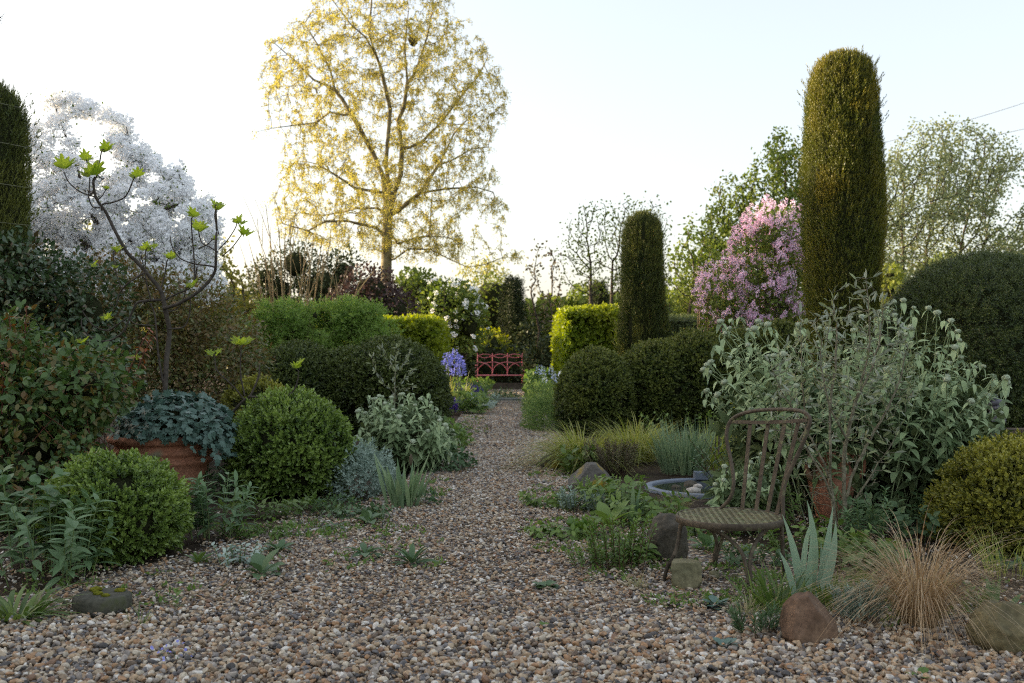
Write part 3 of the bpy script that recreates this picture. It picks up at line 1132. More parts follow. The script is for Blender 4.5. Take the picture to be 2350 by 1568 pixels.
# ================================================================ red bench
by = 27.3
t = thing('garden_bench', 'faded red metal garden bench at the far end of the gravel path', 'bench', ((1147 - CX) * by / F, by, 0))
bx0, bw = (1147 - CX) * by / F, .62
zt, zs = .95, .36
def rodm(pts, r=.016, k=6):
    m_ = MB()
    tube(m_, np.asarray(pts, float) + A(bx0, by, 0), r * .85, k)
    return m_
for i in range(4):
    x = -bw + i * 2 * bw / 3
    rodm([(x, .28, 0 if i in (0, 3) else zs), (x, .28, zt + .02)], .018).build('back_post', M['red_paint'], t)
for i in range(3):
    x0 = -bw + i * 2 * bw / 3
    xs = np.linspace(x0, x0 + 2 * bw / 3, 11)
    k = np.sin(np.linspace(0, PI, 11))
    rodm(np.stack([xs, xs * 0 + .28, zt - .06 + .05 * k], 1), .013).build('back_top_curve', M['red_paint'], t)
    rodm(np.stack([xs, xs * 0 + .28, zt - .06 - .05 * k], 1), .013).build('back_top_curve', M['red_paint'], t)
for i in range(4):
    xc = -bw + i * 2 * bw / 3
    xs, zs_ = [], []
    for a in np.linspace(0, PI, 17):
        x = xc - math.cos(a) * 2 * bw / 3
        if -bw - 1e-3 <= x <= bw + 1e-3:
            xs.append(x)
            zs_.append(zs + .02 + math.sin(a) ** .8 * .34)
    rodm(np.stack([xs, np.full(len(xs), .28), zs_], 1), .014).build('back_arch', M['red_paint'], t)
for j in range(6):
    rodm([(-bw - .03, -.2 + j * .09, zs), (bw + .03, -.2 + j * .09, zs)], .016).build('seat_slat', M['red_paint'], t)
for s in (-1, 1):
    x = s * (bw + .035)
    rodm([(x, -.22, 0), (x, -.22, zs + .05)], .018).build('leg', M['red_paint'], t)
    rodm(spline([(s * bw, .28, .74), (x, .12, .66), (x, -.12, .58), (x, -.21, .5), (x, -.22, zs)], 4), .017).build('armrest', M['red_paint'], t)

# ================================================================ terracotta pot with geranium and fig
pc = A((378 - CX) * 6.85 / F, 6.85, 0)
t = thing('terracotta_pot', 'large chipped terracotta pot with banded rim holding the fig tree', 'plant pot', pc)
mb = MB()
lathe(mb, pc, [(0, 0), (.235, 0), (.25, .02), (.268, .10), (.285, .17), (.298, .235), (.318, .245), (.325, .262), (.316, .278), (.305, .284), (.312, .30), (.330, .312), (.336, .33), (.326, .345), (.318, .352), (.322, .37), (.345, .38), (.366, .392), (.374, .412), (.366, .43), (.345, .436), (.325, .43), (.318, .40), (.31, .36)], 64, 0, .006)
mb.build('pot_body', M['terracotta'], t)
mb = MB()
lathe(mb, pc, [(0, .39), (.2, .385), (.317, .375)], 40)
mb.build('soil_surface', M['soil'], t)

# geranium dome
ivy_leaf = t_lobed([(0, .62), (14, .40), (38, .56), (56, .36), (86, .46), (112, .30), (150, .26)], .12, .25)
t2 = thing('geranium', 'dome of blue-green lobed geranium leaves spilling over the terracotta pot', 'plant', pc + A(.08, -.02, .4))
mb = MB()
gc, gr = pc + A(.10, -.01, .43), A(.40, .40, .29)
p, nn = ball_points(1900, gc, gr, .45, .10, 5, 3)
keep = (p[:, 0] > pc[0] - .22) | (p[:, 2] > .45) | True
k2 = (p[:, 0] - pc[0]) > -.36
p, nn = p[k2], nn[k2]
m = len(p)
d = nrm(nn * .55 + rng.normal(size=(m, 3)) * .35 + A(0, 0, -.55))
mb.inst(ivy_leaf, p - nn * U(0, .05, m)[:, None], frames(d, nn + A(0, 0, .35) + rng.normal(size=(m, 3)) * .25), .062 * U(.6, 1.2, m), U(0, .5, m))
# trailing side
p = gc + np.stack([U(.10, .43, 170), U(-.42, .05, 170), U(-.02, .12, 170)], 1)
p = p[(np.hypot(p[:, 0] - pc[0], p[:, 1] - pc[1]) > .3)]
nt_ = len(p)
p[:, 2] -= np.where(p[:, 0] > pc[0] + .3, U(0, .12, nt_), 0)
nn = nrm(A(.8, -.5, .3) + rng.normal(size=(nt_, 3)) * .3)
mb.inst(ivy_leaf, p, frames(nrm(nn * .4 + A(0, 0, -1.) + rng.normal(size=(nt_, 3)) * .3), nn), .058 * U(.6, 1.2, nt_), U(0, .5, nt_))
core_ball(mb, gc + A(0, 0, .06), gr * A(.72, .72, .66), 1)
mb.build('foliage', [M['ivy'], M['dark_in']], t2)

# fig tree: limbs drawn from the photograph, wandering in depth
fig_leaf = t_lobed([(0, .72), (7, .64), (10, .52), (14, .56), (17, .38), (28, .46), (34, .66), (38, .58), (43, .60), (50, .36), (66, .40), (76, .54), (84, .46), (95, .42), (112, .26), (150, .2)], .34, .22)
t3 = thing('fig_tree', 'young fig tree with bare dark branches and bright new leaves in the pot', 'tree', pc + A(0, 0, .39))
FIG = [
    (13, 6, [(379, 900), (377.5, 828), (381, 762), (376, 712), (366, 669), (343, 638), (310, 600), (290, 579), (264, 530), (241, 487), (224, 457), (219, 421), (222, 408)]),
    (4, 3, [(222, 425), (227, 398), (242, 355), (247, 345)]), (3, 2.5, [(227, 408), (213, 398), (198, 377), (190, 362)]),
    (4, 3, [(222, 455), (218, 452), (185, 441), (158, 418), (150, 396)]), (3.5, 3, [(234, 478), (218, 476), (211, 454), (215, 430), (219, 412)]),
    (4.5, 3, [(240, 486), (245, 473), (274, 467), (300, 454), (320, 420), (323, 412)]), (2.5, 2, [(228, 462), (240, 450), (250, 434)]),
    (9, 4.5, [(375, 708), (412, 697), (461, 669), (494, 630), (504, 597), (504, 564), (504, 530), (506, 487), (505, 474)]),
    (3, 2.5, [(504, 540), (494, 500), (496, 478)]), (3, 2.5, [(506, 575), (524, 552), (541, 523), (545, 512)]), (3, 2.5, [(506, 588), (530, 568), (549, 542), (552, 536)]),
    (3.5, 3, [(503, 580), (480, 566), (461, 556), (453, 533), (453, 526)]), (4, 2.5, [(503, 616), (480, 611), (451, 607), (419, 594), (402, 565), (396, 543)]),
    (4, 3, [(447, 650), (447, 606), (447, 560), (447, 513), (449, 502)]), (3, 2.5, [(449, 570), (470, 560), (488, 548)]),
    (4, 3, [(353, 690), (346, 640), (346, 584), (349, 572)]), (4, 3, [(358, 660), (366, 628), (372, 596), (376, 588)]), (3, 2.5, [(326, 640), (327, 610), (326, 586)]),
    (3, 3, [(275, 672), (262, 625), (257, 583), (264, 576)]), (5, 3, [(332, 626), (300, 650), (275, 672), (268, 700)]),
    (5, 3.5, [(371, 690), (400, 675), (432, 660), (440, 640), (447, 612)]),
    (7, 3, [(366, 688), (330, 690), (306, 696), (287, 729), (270, 762), (237, 782), (201, 778), (181, 752), (178, 729)]),
    (4, 3, [(287, 729), (262, 745), (235, 758), (208, 748), (190, 730), (178, 712)]), (3.5, 2.5, [(358, 748), (316, 744), (300, 729)]),
    (4.5, 3, [(384, 755), (419, 750), (432, 719), (435, 679)]), (3, 3, [(386, 715), (405, 710), (420, 690), (432, 660)]),
    (6, 4, [(374, 880), (362, 814), (356, 729), (346, 696)]),
    (7, 4.5, [(520, 948), (545, 922), (560, 912), (577, 867), (579, 838)]), (4, 3, [(545, 918), (524, 890), (488, 854), (478, 826)]),
    (4, 3, [(553, 910), (544, 861), (546, 801), (549, 794)]), (5, 3, [(560, 912), (616, 913), (656, 906), (672, 880), (677, 852)]),
]
mb = MB()
tips = []
for r0, r1, pl in FIG:
    pts = px_poly(pl, 6.8, .02, (rng.normal() * .05 if r0 < 9 else 0.0))
    if pl[0][0] > 515:
        pts[:, 1] += .1
    sp = spline(pts, 5)
    tube(mb, sp, np.linspace(max(r0 * .47, 1.4), max(r1 * .42, 1.0), len(sp)) / 336, 7)
    tips.append(sp[-1])
mbf = mb
LEAFPX = [(247, 348, 1.0, 3), (191, 362, .85, 2), (152, 388, 1.35, 4), (225, 410, 1.45, 5), (250, 432, .5, 2), (325, 413, .85, 3), (498, 478, .95, 4), (512, 482, .8, 3), (552, 512, .95, 3), (558, 538, 1.05, 3), (455, 528, 1.05, 4), (455, 497, .95, 3), (490, 545, .55, 2),
          (345, 575, .85, 3), (379, 586, .85, 3), (362, 570, .6, 2), (268, 575, .8, 3), (445, 655, .75, 3), (245, 730, .85, 3), (188, 786, .85, 3), (480, 812, .75, 4), (556, 788, .95, 4), (678, 842, .85, 4), (268, 610, .5, 2), (216, 606, .5, 2), (310, 820, .6, 2)]
for X, Y, s, k in LEAFPX:
    k += 1
    mb = MB()
    yd = 6.8 if X < 515 or Y < 700 else 6.9
    c = P(X, Y + 6, yd)
    j = int(np.argmin([np.linalg.norm((q - c)[[0, 2]]) for q in tips]))
    if np.linalg.norm((tips[j] - c)[[0, 2]]) < .13:
        c[1] = tips[j][1]
    az0 = U(0, 6.28)
    for q in range(k):
        az = az0 + q * 2 * PI / k + U(-.4, .4)
        d = A(math.cos(az) * .8, math.sin(az) * .45, U(.5, 1.1))
        mb.inst(fig_leaf, c[None] + rng.normal(size=(1, 3)) * .006, frames(d[None], A(-d[0] * .8, -d[1] - .35, .5)[None]), A(.092 * s * U(.65, 1.15)), U(0, .6), 0, False)
    mb.build('leaf_cluster', M['fig_leaf'], t3)
    dd = [np.linalg.norm((q - c)[[0, 2]]) for q in tips]
    j = int(np.argmin(dd))
    if .01 < dd[j] < .13:
        tube(mbf, np.array([tips[j], (tips[j] + c) / 2 + A(0, 0, .004), c]), [.0032, .0026, .002], 5)
mbf.build('trunk', M['bark_fig'], t3)

# ================================================================ urn, pond, trellis, ornaments
uc = A((1915 - CX) * 5.9 / F, 5.95, 0)
t = thing('terracotta_urn', 'tall terracotta urn with curled handles half hidden behind the olive stems', 'urn', uc)
mb = MB()
lathe(mb, uc, [(0, 0), (.08, 0), (.09, .02), (.115, .12), (.14, .22), (.13, .29), (.10, .335), (.085, .35), (.088, .372), (.115, .392), (.122, .402), (.11, .41), (.09, .40), (.08, .36), (.075, .33)], 48, 0, .004)
mb.build('urn_body', M['terracotta'], t)
for s in (-1, 1):
    mb = MB()
    tube(mb, spline(np.array([(s * .08, -.05, .345), (s * .12, -.06, .385), (s * .155, -.06, .375), (s * .17, -.06, .33), (s * .155, -.06, .27), (s * .12, -.04, .235)]) + uc, 6), .016, 10)
    mb.build('handle', M['terracotta'], t)

rc = A((1628 - CX) * 7.3 / F, 7.3, 0)
t = thing('pond_basin', 'round sunken pond basin with blue-grey rim behind the chair', 'pond', rc)
mb = MB()
lathe(mb, rc, [(.41, -.02), (.414, .012), (.418, .018), (.466, .018), (.471, .012), (.471, -.01)], 64)
mb.build('rim', M['ring'], t)
mb = MB()
lathe(mb, rc, [(0, .006), (.2, .006), (.422, .006)], 48)
mb.build('water', M['water'], t)
mb = MB()
q = rc + A(.05, .44, .042)
boxm(mb, q, (.16, .1, .055))
tag(mb.build('slate_block', M['ring'], None, q - A(0, 0, .03)), 'blue-grey block lying on the back rim of the round pond', 'block')
for i in range(7):
    mb = MB()
    v, f = icos(2)
    a, r_ = U(0, 6.28), .30 * math.sqrt(U(0, 1))
    s = U(.03, .055)
    qq = rc + A(math.cos(a) * r_, math.sin(a) * r_ * .9, .008)
    mb.add(v * A(s, s * .8, s * .55) * (1 + .15 * vnoise(v * 2, i)[:, None]) + qq, [f], 0, 0, True)
    tag(mb.build('cobble', M['rock_pale' if i % 2 else 'rock_grey'], None, qq), 'rounded cobble standing in the water of the pond basin', 'cobble', 'cobbles in the round pond')

t = thing('trellis_obelisk', 'thin rusty orange metal plant obelisk beside the pink flowering shrub', 'trellis', A((1618 - CX) * 14.3 / F, 14.3, 0))
tb = A((1618 - CX) * 14.3 / F, 14.3, 0)
for sx, sy in ((-1, -1), (1, -1), (-1, 1), (1, 1)):
    mb = MB()
    tube(mb, [tb + A(sx * .09 - .03, sy * .09, 0), tb + A(sx * .055 - .03, sy * .06, 1.72), tb + A(.12, 0, 1.85)], .011, 6)
    mb.build('upright', M['stem_gold'], t)
for z, r_ in ((.6, .083), (1.2, .068)):
    mb = MB()
    tube(mb, [tb + A(a_ * r_ - .03, b_ * r_, z) for a_, b_ in ((-1, -1), (1, -1), (1, 1), (-1, 1), (-1, -1))], .008, 5)
    mb.build('cross_ring', M['stem_gold'], t)

ob = A((2282 - CX) * 8.2 / F, 8.2, 0)
t = thing('timber_bench', 'heavy dark timber beam on short posts beyond the right box ball', 'timber beam', ob)
mb = MB()
boxm(mb, ob + A(.62, .1, .30), (1.25, .2, .12))
mb.build('beam', M['timber'], t)
for x in (.08, 1.1):
    mb = MB()
    boxm(mb, ob + A(x, .1, .118), (.14, .15, .24))
    mb.build('post', M['timber'], t)
mb = MB()
oc = ob + A(-.02, .06, .36)
hh = []
for i in range(150):
    a = i / 149
    hh.append(oc + A(.085 * math.sin(a * 3.2) + .048 * math.cos(a * 44), .045 * math.sin(a * 44), a * .27))
tube(mb, hh, .027, 8)
tag(mb.build('twisted_ornament', M['lead'], None, oc), 'dark grey twisted stone ornament standing at the end of the timber beam', 'ornament')

for k, (x0, y0, x1, y1, lab) in enumerate(((2110, 297, 2420, 195, 'upper overhead cable rising over the pale trees at right'), (2190, 318, 2420, 262, 'lower overhead cable rising over the pale trees at right'))):
    mb = MB()
    a, b = P(x0 - 120, y0 + (40 if k == 0 else 28), 66), P(x1 + 300, y1 - (99 if k == 0 else 73), 60)
    pts = [a + (b - a) * q - A(0, 0, .5 * math.sin(PI * q)) for q in np.linspace(0, 1, 16)]
    tube(mb, pts, .022, 6)
    tag(mb.build('overhead_cable', M['cable'], None, a), lab, 'cable')
# ================================================================ clipped shapes
L4 = t_leaf4(.24, .06)
L4W = t_leaf4(.36, .08)
NEED = t_leaf4(.09, .0)
BOXS = t_sprig(t_leaf4(.30, .08), 9, 1.0, .46, 52, .9)
YEWS = t_sprig(t_leaf4(.11, .0), 11, 1.0, .42, 62, .6)
COLS = t_sprig(t_leaf4(.13, .0), 10, 1.0, .36, 34, .7)
HORN = t_sprig(t_leaf4(.36, .06), 6, 1.0, .55, 60, .5)


def ball(label, X, D, r, rz, cz, mat, dens, size, seed, gap=-.42, bump=.045):
    c = A((X - CX) * D / F, D, cz)
    return topiary('box_ball', label, 'box ball', [(c, A(r, r, rz))], BOXS, dens, size, [M[mat], M['dark_in']], c * A(1, 1, 0), 'clipped box balls beside the gravel path', .35, .42, .085, bump, 5, seed, gap)


ball('clipped box ball in front of the terracotta pot', 266, 4.93, .325, .30, .18, 'box', 3900, .048, 1, -.62)
ball('large clipped box ball between the terracotta pot and the path', 668, 7.0, .405, .40, .29, 'box', 2800, .056, 2, -.55)
ball('small clipped box ball partly hidden behind the larger box ball', 592, 9.0, .28, .3, .435, 'box_warm', 2000, .058, 3)
ball('golden-green clipped box ball behind the copper sedge at the right edge', 2372, 5.15, .49, .42, .125, 'box_warm', 3200, .044, 4, -.5, .05)

s12 = F / 12.4
def lob(X, top, rx, D, rz, dy=.6):
    s = F / D
    zt = H - (top - HY) / s
    return (A((X - CX) / s, D, zt - rz), A(rx / s, dy, rz))
ell = [lob(893, 786, 122, 12.3, .62, .8), (A((900 - CX) * 12.3 / F, 12.3, .35), A(.66, .78, .55)), lob(800, 806, 90, 12.4, .6), lob(690, 796, 95, 12.4, .6, .7), lob(610, 812, 80, 12.6, .6), (A((720 - CX) * 12.4 / F, 12.4, .3), A(.9, .6, .5))]
topiary('yew_hedge', 'dark cloud-clipped yew hedge left of the path with a high rounded end', 'hedge', ell, BOXS, 2100, .07, [M['yew'], M['dark_in']], (-1.9, 12.3, 0), None, .15, .55, .06, .06, 3, 5, -.5)
ell = [lob(1366, 810, 82, 12.4, .55, .6), (A((1366 - CX) * 12.4 / F, 12.4, .38), A(.47, .58, .5)), lob(1500, 786, 82, 12.8, .6), lob(1592, 764, 92, 13.0, .65), (A((1520 - CX) * 12.8 / F, 12.8, .42), A(.75, .5, .42)), lob(1700, 760, 95, 13.2, .65), lob(1775, 742, 80, 13.2, .68), lob(1870, 738, 90, 13.2, .68)]
topiary('yew_hedge', 'dark cloud-clipped yew hedge with several humps right of the path', 'hedge', ell, BOXS, 2200, .066, [M['yew_right'], M['dark_in']], (1.2, 12.5, 0), None, .15, .55, .08, .06, 3, 6, -.5)
ell = [(A((2270 - CX) * 10.6 / F, 10.8, .78), A(1.12, 1.1, 1.24)), (A((2520 - CX) * 10.6 / F, 11.2, .7), A(1.2, 1.1, 1.25))]
topiary('yew_dome', 'huge dark rounded yew dome at the right edge', 'yew dome', ell, YEWS, 2200, .07, [M['yew'], M['dark_in']], (5.1, 10.8, 0), None, .05, .55, .05, .03, 2.5, 7, -.55)


def column(label, X, D, prof, mat, dens, size, seed, wires=()):
    """upright clipped yew: profile as (photo Y, half width in px)"""
    s = F / D
    prof = sorted(prof)
    zz = np.array([H - (y - HY) / s for y, _ in prof])[::-1]
    rr = np.array([w_ / s for _, w_ in prof])[::-1]
    zz, rr = np.concatenate([[0.0], zz]), np.concatenate([[rr[0] * .9], rr])
    c = A((X - CX) / s, D, 0)
    t = thing('yew_column', label, 'yew column', c, 'tall clipped yew columns')
    mb = MB()
    cp = [(r_ * .93, z_) for r_, z_ in zip(rr, zz)]
    cp[-1] = (0.001, cp[-1][1] - .03)
    k = 48
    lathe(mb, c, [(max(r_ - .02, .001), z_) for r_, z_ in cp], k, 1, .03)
    n = int(dens * 1.15 * 2 * PI * rr.mean() * zz[-1])
    w_ = rr + .05
    z = np.interp(U(0, 1, n), np.cumsum(w_) / w_.sum() if False else np.linspace(0, 1, 200), np.linspace(0, zz[-1], 200))
    r_ = np.interp(z, zz, rr)
    keep = U(0, rr.max() + .02, n) < r_ + .06
    z, r_ = z[keep], r_[keep]
    n = len(z)
    a = U(0, 2 * PI, n)
    dz = .03
    sl_ = (np.interp(z + dz, zz, rr) - np.interp(z - dz, zz, rr)) / (2 * dz)
    nn = nrm(np.stack([np.cos(a), np.sin(a), -sl_], 1))
    q = np.stack([np.cos(a) * 9 * rr.max(), np.sin(a) * 9 * rr.max(), z * 1.3], 1)
    g = fbm(q, seed, 3)
    rk = r_ * (1 + .036 * g + .085 * fbm(np.stack([np.cos(a) * 1.5, np.sin(a) * 1.5, z * .9], 1), seed + 2, 2))
    p = c + np.stack([np.cos(a) * rk, np.sin(a) * rk, z], 1)
    # flat top cap
    m = int(dens * PI * rr[-1] ** 2 * 3) + 40
    rt = rr[-1] * np.sqrt(U(0, 1, m)) * 1.05
    at_ = U(0, 2 * PI, m)
    pt = c + np.stack([np.cos(at_) * rt, np.sin(at_) * rt, np.full(m, zz[-1])], 1)
    nt_ = np.tile(A(0, 0, 1.), (m, 1))
    keep = g > -.75
    p, nn, g = np.concatenate([p[keep], pt]), np.concatenate([nn[keep], nt_]), np.concatenate([g[keep], np.zeros(m)])
    h_ = (p[:, 2] / zz[-1])
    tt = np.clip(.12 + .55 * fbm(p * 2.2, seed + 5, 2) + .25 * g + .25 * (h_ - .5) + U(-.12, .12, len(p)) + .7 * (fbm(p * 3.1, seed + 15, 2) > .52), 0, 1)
    d = nrm(nn * .55 + A(0, 0, 1.0) + rng.normal(size=p.shape) * .22)
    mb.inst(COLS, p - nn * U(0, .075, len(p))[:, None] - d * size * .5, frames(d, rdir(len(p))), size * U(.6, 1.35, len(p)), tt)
    # stray shoots
    i = rng.integers(0, len(p), 420)
    i = i[p[i, 2] < zz[-1] * .97]
    mb.inst(COLS, p[i] + nn[i] * .02, frames(nrm(nn[i] * .7 + A(0, 0, 1.)), rdir(len(i))), size * U(1.2, 2.0, len(i)), tt[i])
    mb.build('foliage', [M[mat], M['dark_in']], t)
    for y in wires:
        z = H - (y - HY) / s
        rw = float(np.interp(z, zz, rr)) + .012
        a = np.linspace(0, 2 * PI, 41)
        mb = MB()
        tube(mb, c + np.stack([np.cos(a) * rw, np.sin(a) * rw, z + .01 * np.sin(a * 3)], 1), .003, 5, 0, False)
        mb.build('tie_wire', M['wire'], t)
    return t


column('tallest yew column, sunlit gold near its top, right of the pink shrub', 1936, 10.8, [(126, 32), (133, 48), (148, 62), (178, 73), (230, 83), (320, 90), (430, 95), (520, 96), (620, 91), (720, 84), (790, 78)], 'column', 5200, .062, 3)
column('slimmer dark yew column rising from the hedge right of the path', 1475, 16.0, [(491, 18), (497, 30), (511, 40), (535, 46), (600, 48), (700, 52), (760, 57), (830, 56)], 'column_shade', 3600, .075, 4)
column('dark yew column tied with wires, cut off by the left edge', -38, 8.6, [(194, 38), (202, 58), (215, 74), (240, 86), (266, 93), (340, 97), (500, 97), (640, 95)], 'column_shade', 4200, .06, 5, (250, 339, 431, 517))


def box_hedge(name, label, x0, x1, y0, y1, zt, mat, dens, size, tpl, bump, seed, top_young=.4, up=.3, jit=.6):
    t = thing(name, label, 'hedge', ((x0 + x1) / 2, (y0 + y1) / 2, 0))
    mb = MB()
    e = .07
    v = []
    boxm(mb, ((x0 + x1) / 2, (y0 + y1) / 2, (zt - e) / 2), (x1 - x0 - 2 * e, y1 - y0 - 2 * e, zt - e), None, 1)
    faces = [(A(x0, y0, 0), A(x1 - x0, 0, 0), A(0, 0, zt), A(0, -1, 0)), (A(x0, y1, 0), A(x1 - x0, 0, 0), A(0, 0, zt), A(0, 1, 0)), (A(x0, y0, 0), A(0, y1 - y0, 0), A(0, 0, zt), A(-1, 0, 0)), (A(x1, y0, 0), A(0, y1 - y0, 0), A(0, 0, zt), A(1, 0, 0)), (A(x0, y0, zt), A(x1 - x0, 0, 0), A(0, y1 - y0, 0), A(0, 0, 1))]
    for o, a, b, nn in faces:
        n = int(dens * np.linalg.norm(a) * np.linalg.norm(b))
        p = o + a * U(0, 1, n)[:, None] + b * U(0, 1, n)[:, None]
        g = fbm(p * 4, seed, 3)
        p = p + nn * (bump * g)[:, None]
        cen = A((x0 + x1) / 2, (y0 + y1) / 2, zt * .5)
        edge = nrm((p - cen) / A(x1 - x0, y1 - y0, zt))
        tt = np.clip(.2 + .5 * g + top_young * (p[:, 2] / zt) ** 3 + U(-.15, .15, n), 0, 1)
        sprigs_on(mb, p, np.tile(nn, (n, 1)) * .8 + edge * .08, tpl, size, up, jit, .06, tt, 0)
    mb.build('foliage', [M[mat], M['dark_in']], t)


box_hedge('hornbeam_hedge', 'sunlit bright green hornbeam hedge end right of the path', 1.0, 1.95, 18.2, 21.6, 1.70, 'hornbeam', 900, .11, HORN, .07, 1)
box_hedge('hornbeam_hedge', 'bright green hornbeam hedge with square end left of the path', -3.9, -1.46, 19.0, 21.4, 1.55, 'hornbeam', 700, .11, HORN, .07, 2)
box_hedge('yew_wall', 'flat dark yew hedge wall behind the slimmer yew column', 1.97, 4.3, 19.0, 20.2, 1.66, 'yew', 900, .075, YEWS, .03, 3, .6)

# ================================================================ sprawling shrubs at left
RLEAF = t_leaf(.27, 3, .05, .15, .45)
def shrub(name, label, cat, base, ells, n, tpl, size, leafm, stemm, nst=30, sr=.008, spread=.3, corek=0, parts=('foliage', 'stems'), **kw):
    t = thing(name, label, cat, base)
    mb = MB()
    leaf_cloud(mb, ells, n, tpl, size, **kw)
    if corek:
        for c, r in ells:
            core_ball(mb, np.asarray(c), np.asarray(r) * corek, 1, .15, 2, 3)
    mb.build(parts[0], [M[leafm], M['dark_in']], t)
    if nst:
        mb = MB()
        stems_in(mb, base, ells, nst, sr, spread)
        mb.build(parts[1], M[stemm], t)
    return t


def E(X, Y, rx, ry, D, dy):
    q = P(X, Y, D)
    return (q, A(rx * D / F, dy, ry * D / F))


shrub('rose_bush', 'leafy rose with large green leaves and red young shoots at the left edge', 'shrub', (-2.6, 5.9, 0), [E(75, 1000, 150, 180, 5.9, .45), E(190, 885, 115, 105, 6.0, .4), E(20, 880, 120, 160, 6.1, .4), E(40, 1090, 160, 130, 5.6, .4)], 9800, RLEAF, .055, 'rose', 'stem_red', 46, .006, .4, .4, shell=.5, tint=(-.9, .5), toptint=.08, holes=-.5, hfreq=4, up=.6)
# upright red shoots of the rose
t = thing('rose_shoots', 'long arching red rose shoots with drooping bronze young leaves at left', 'plant', (-2.5, 6.0, 0))
mbs, mbl = MB(), MB()
b, e = [], []
for X0, Y0, X1, Y1, D in ((30, 1000, 22, 725, 5.9), (45, 1010, 62, 700, 6.1), (70, 980, 60, 735, 6.2), (120, 960, 95, 790, 6.0), (150, 950, 190, 850, 5.9), (260, 960, 345, 755, 6.4), (300, 900, 352, 770, 6.5), (215, 960, 240, 815, 6.1), (160, 900, 175, 800, 6.3), (5, 950, 8, 830, 5.7)):
    b.append(P(X0, Y0, D))
    e.append(P(X1, Y1, D))
leafy_stems(mbs, mbl, b, e, RLEAF, 9, .06, 75, .25, .985, 0, .1, .0055, 2, .75, (.45, .9), .4)
mbl.build('foliage', M['rose'], t)
mbs.build('stems', M['stem_red'], t)
shrub('rose_bush', 'tall dark glossy rose bush beneath the wired yew column at the left edge', 'shrub', (-3.9, 8.3, 0), [E(60, 740, 150, 170, 8.1, .55), E(190, 720, 120, 140, 8.3, .5), E(40, 620, 110, 90, 8.3, .4), E(130, 860, 190, 120, 7.9, .5)], 9500, RLEAF, .058, 'rose_dark', 'stem_red', 40, .006, .5, .4, shell=.45, tint=(-1.2, .45), toptint=.06, holes=-.45, hfreq=3, up=.6)
shrub('rose_thicket', 'loose twiggy rose thicket with bronze and green leaves behind the fig tree', 'shrub', (-3.4, 9.6, 0), [E(330, 780, 165, 150, 9.6, .6), E(470, 800, 130, 130, 9.8, .5), E(260, 660, 110, 90, 9.6, .5), E(420, 700, 120, 90, 9.9, .5), E(560, 830, 70, 110, 9.4, .4), E(420, 900, 170, 90, 9.4, .5)], 19000, t_leaf(.26, 2, .05, .1), .05, 'rose_mix', 'stem_brown', 90, .006, .7, 0, shell=.25, tint=(-.3, .7), toptint=.1, holes=-.42, hfreq=3)

# ferny green shrubs above the left yew
FRN = t_sprig(t_leaf4(.2, .03), 9, 1.0, .38, 62, .3)
for X, Y, rx, ry, D, sd_, lab in ((668, 768, 78, 80, 15.2, 1, 'feathery green shrub behind the left yew hedge, nearer the roses'), (800, 762, 92, 76, 15.6, 2, 'feathery green shrub behind the left yew hedge, nearer the hornbeam hedge')):
    shrub('feathery_shrub', lab, 'shrub', A((X - CX) * D / F, D, 0), [E(X, Y, rx, ry, D, .55), E(X - 40, Y - 22, rx * .55, ry * .6, D, .4), E(X + 40, Y - 15, rx * .6, ry * .6, D + .2, .4), E(X + 5, Y - 42, rx * .35, ry * .5, D, .35), E(X - 75, Y + 10, rx * .5, ry * .7, D, .4), E(X + 70, Y + 12, rx * .5, ry * .75, D, .4), E(X - 60, Y - 48, rx * .22, ry * .35, D, .2), E(X + 55, Y - 42, rx * .25, ry * .35, D, .2)], 4800, FRN, .12, 'fern_lime', 'stem_brown', 40, .008, .35, .3, shell=.25, tint=(0, .6), holes=-.32, hfreq=3, up=.8)

# ================================================================ big sage-like shrub and its neighbours
SAGE = t_leaf(.22, 5, .06, .42, .36)
def flower_head_mesh():
    v, f = icos(2)
    vv = v * A(1, 1, .72) * (1 + .12 * vnoise(v * 5, 2)[:, None])
    return vv, f
HV, HF = flower_head_mesh()
_head = {}
def head(parent, p, d, s):
    """woolly whorl of buds round the stem tip: one shared mesh, its own object"""
    if 'me' not in _head:
        mb = MB()
        mb.add(HV, [HF], 0, 0, True)
        for q in range(26):
            dd = rdir(1)[0] * A(1, 1, .6)
            mb.inst((t_leaf4(.3, .1)), dd[None] * .8, frames(dd[None], A(0, 0, 1.)[None]), A(.55))
        o = mb.build('flower_head', M['phlomis_head'])
        _head['me'] = o.data
    else:
        o = bpy.data.objects.new('flower_head', _head['me'])
        COL.objects.link(o)
    o.parent = parent
    o.location = Vector(p) - parent.location
    o.scale = (s, s, s)
    o.rotation_euler = Vector(d).to_track_quat('Z', 'Y').to_euler()


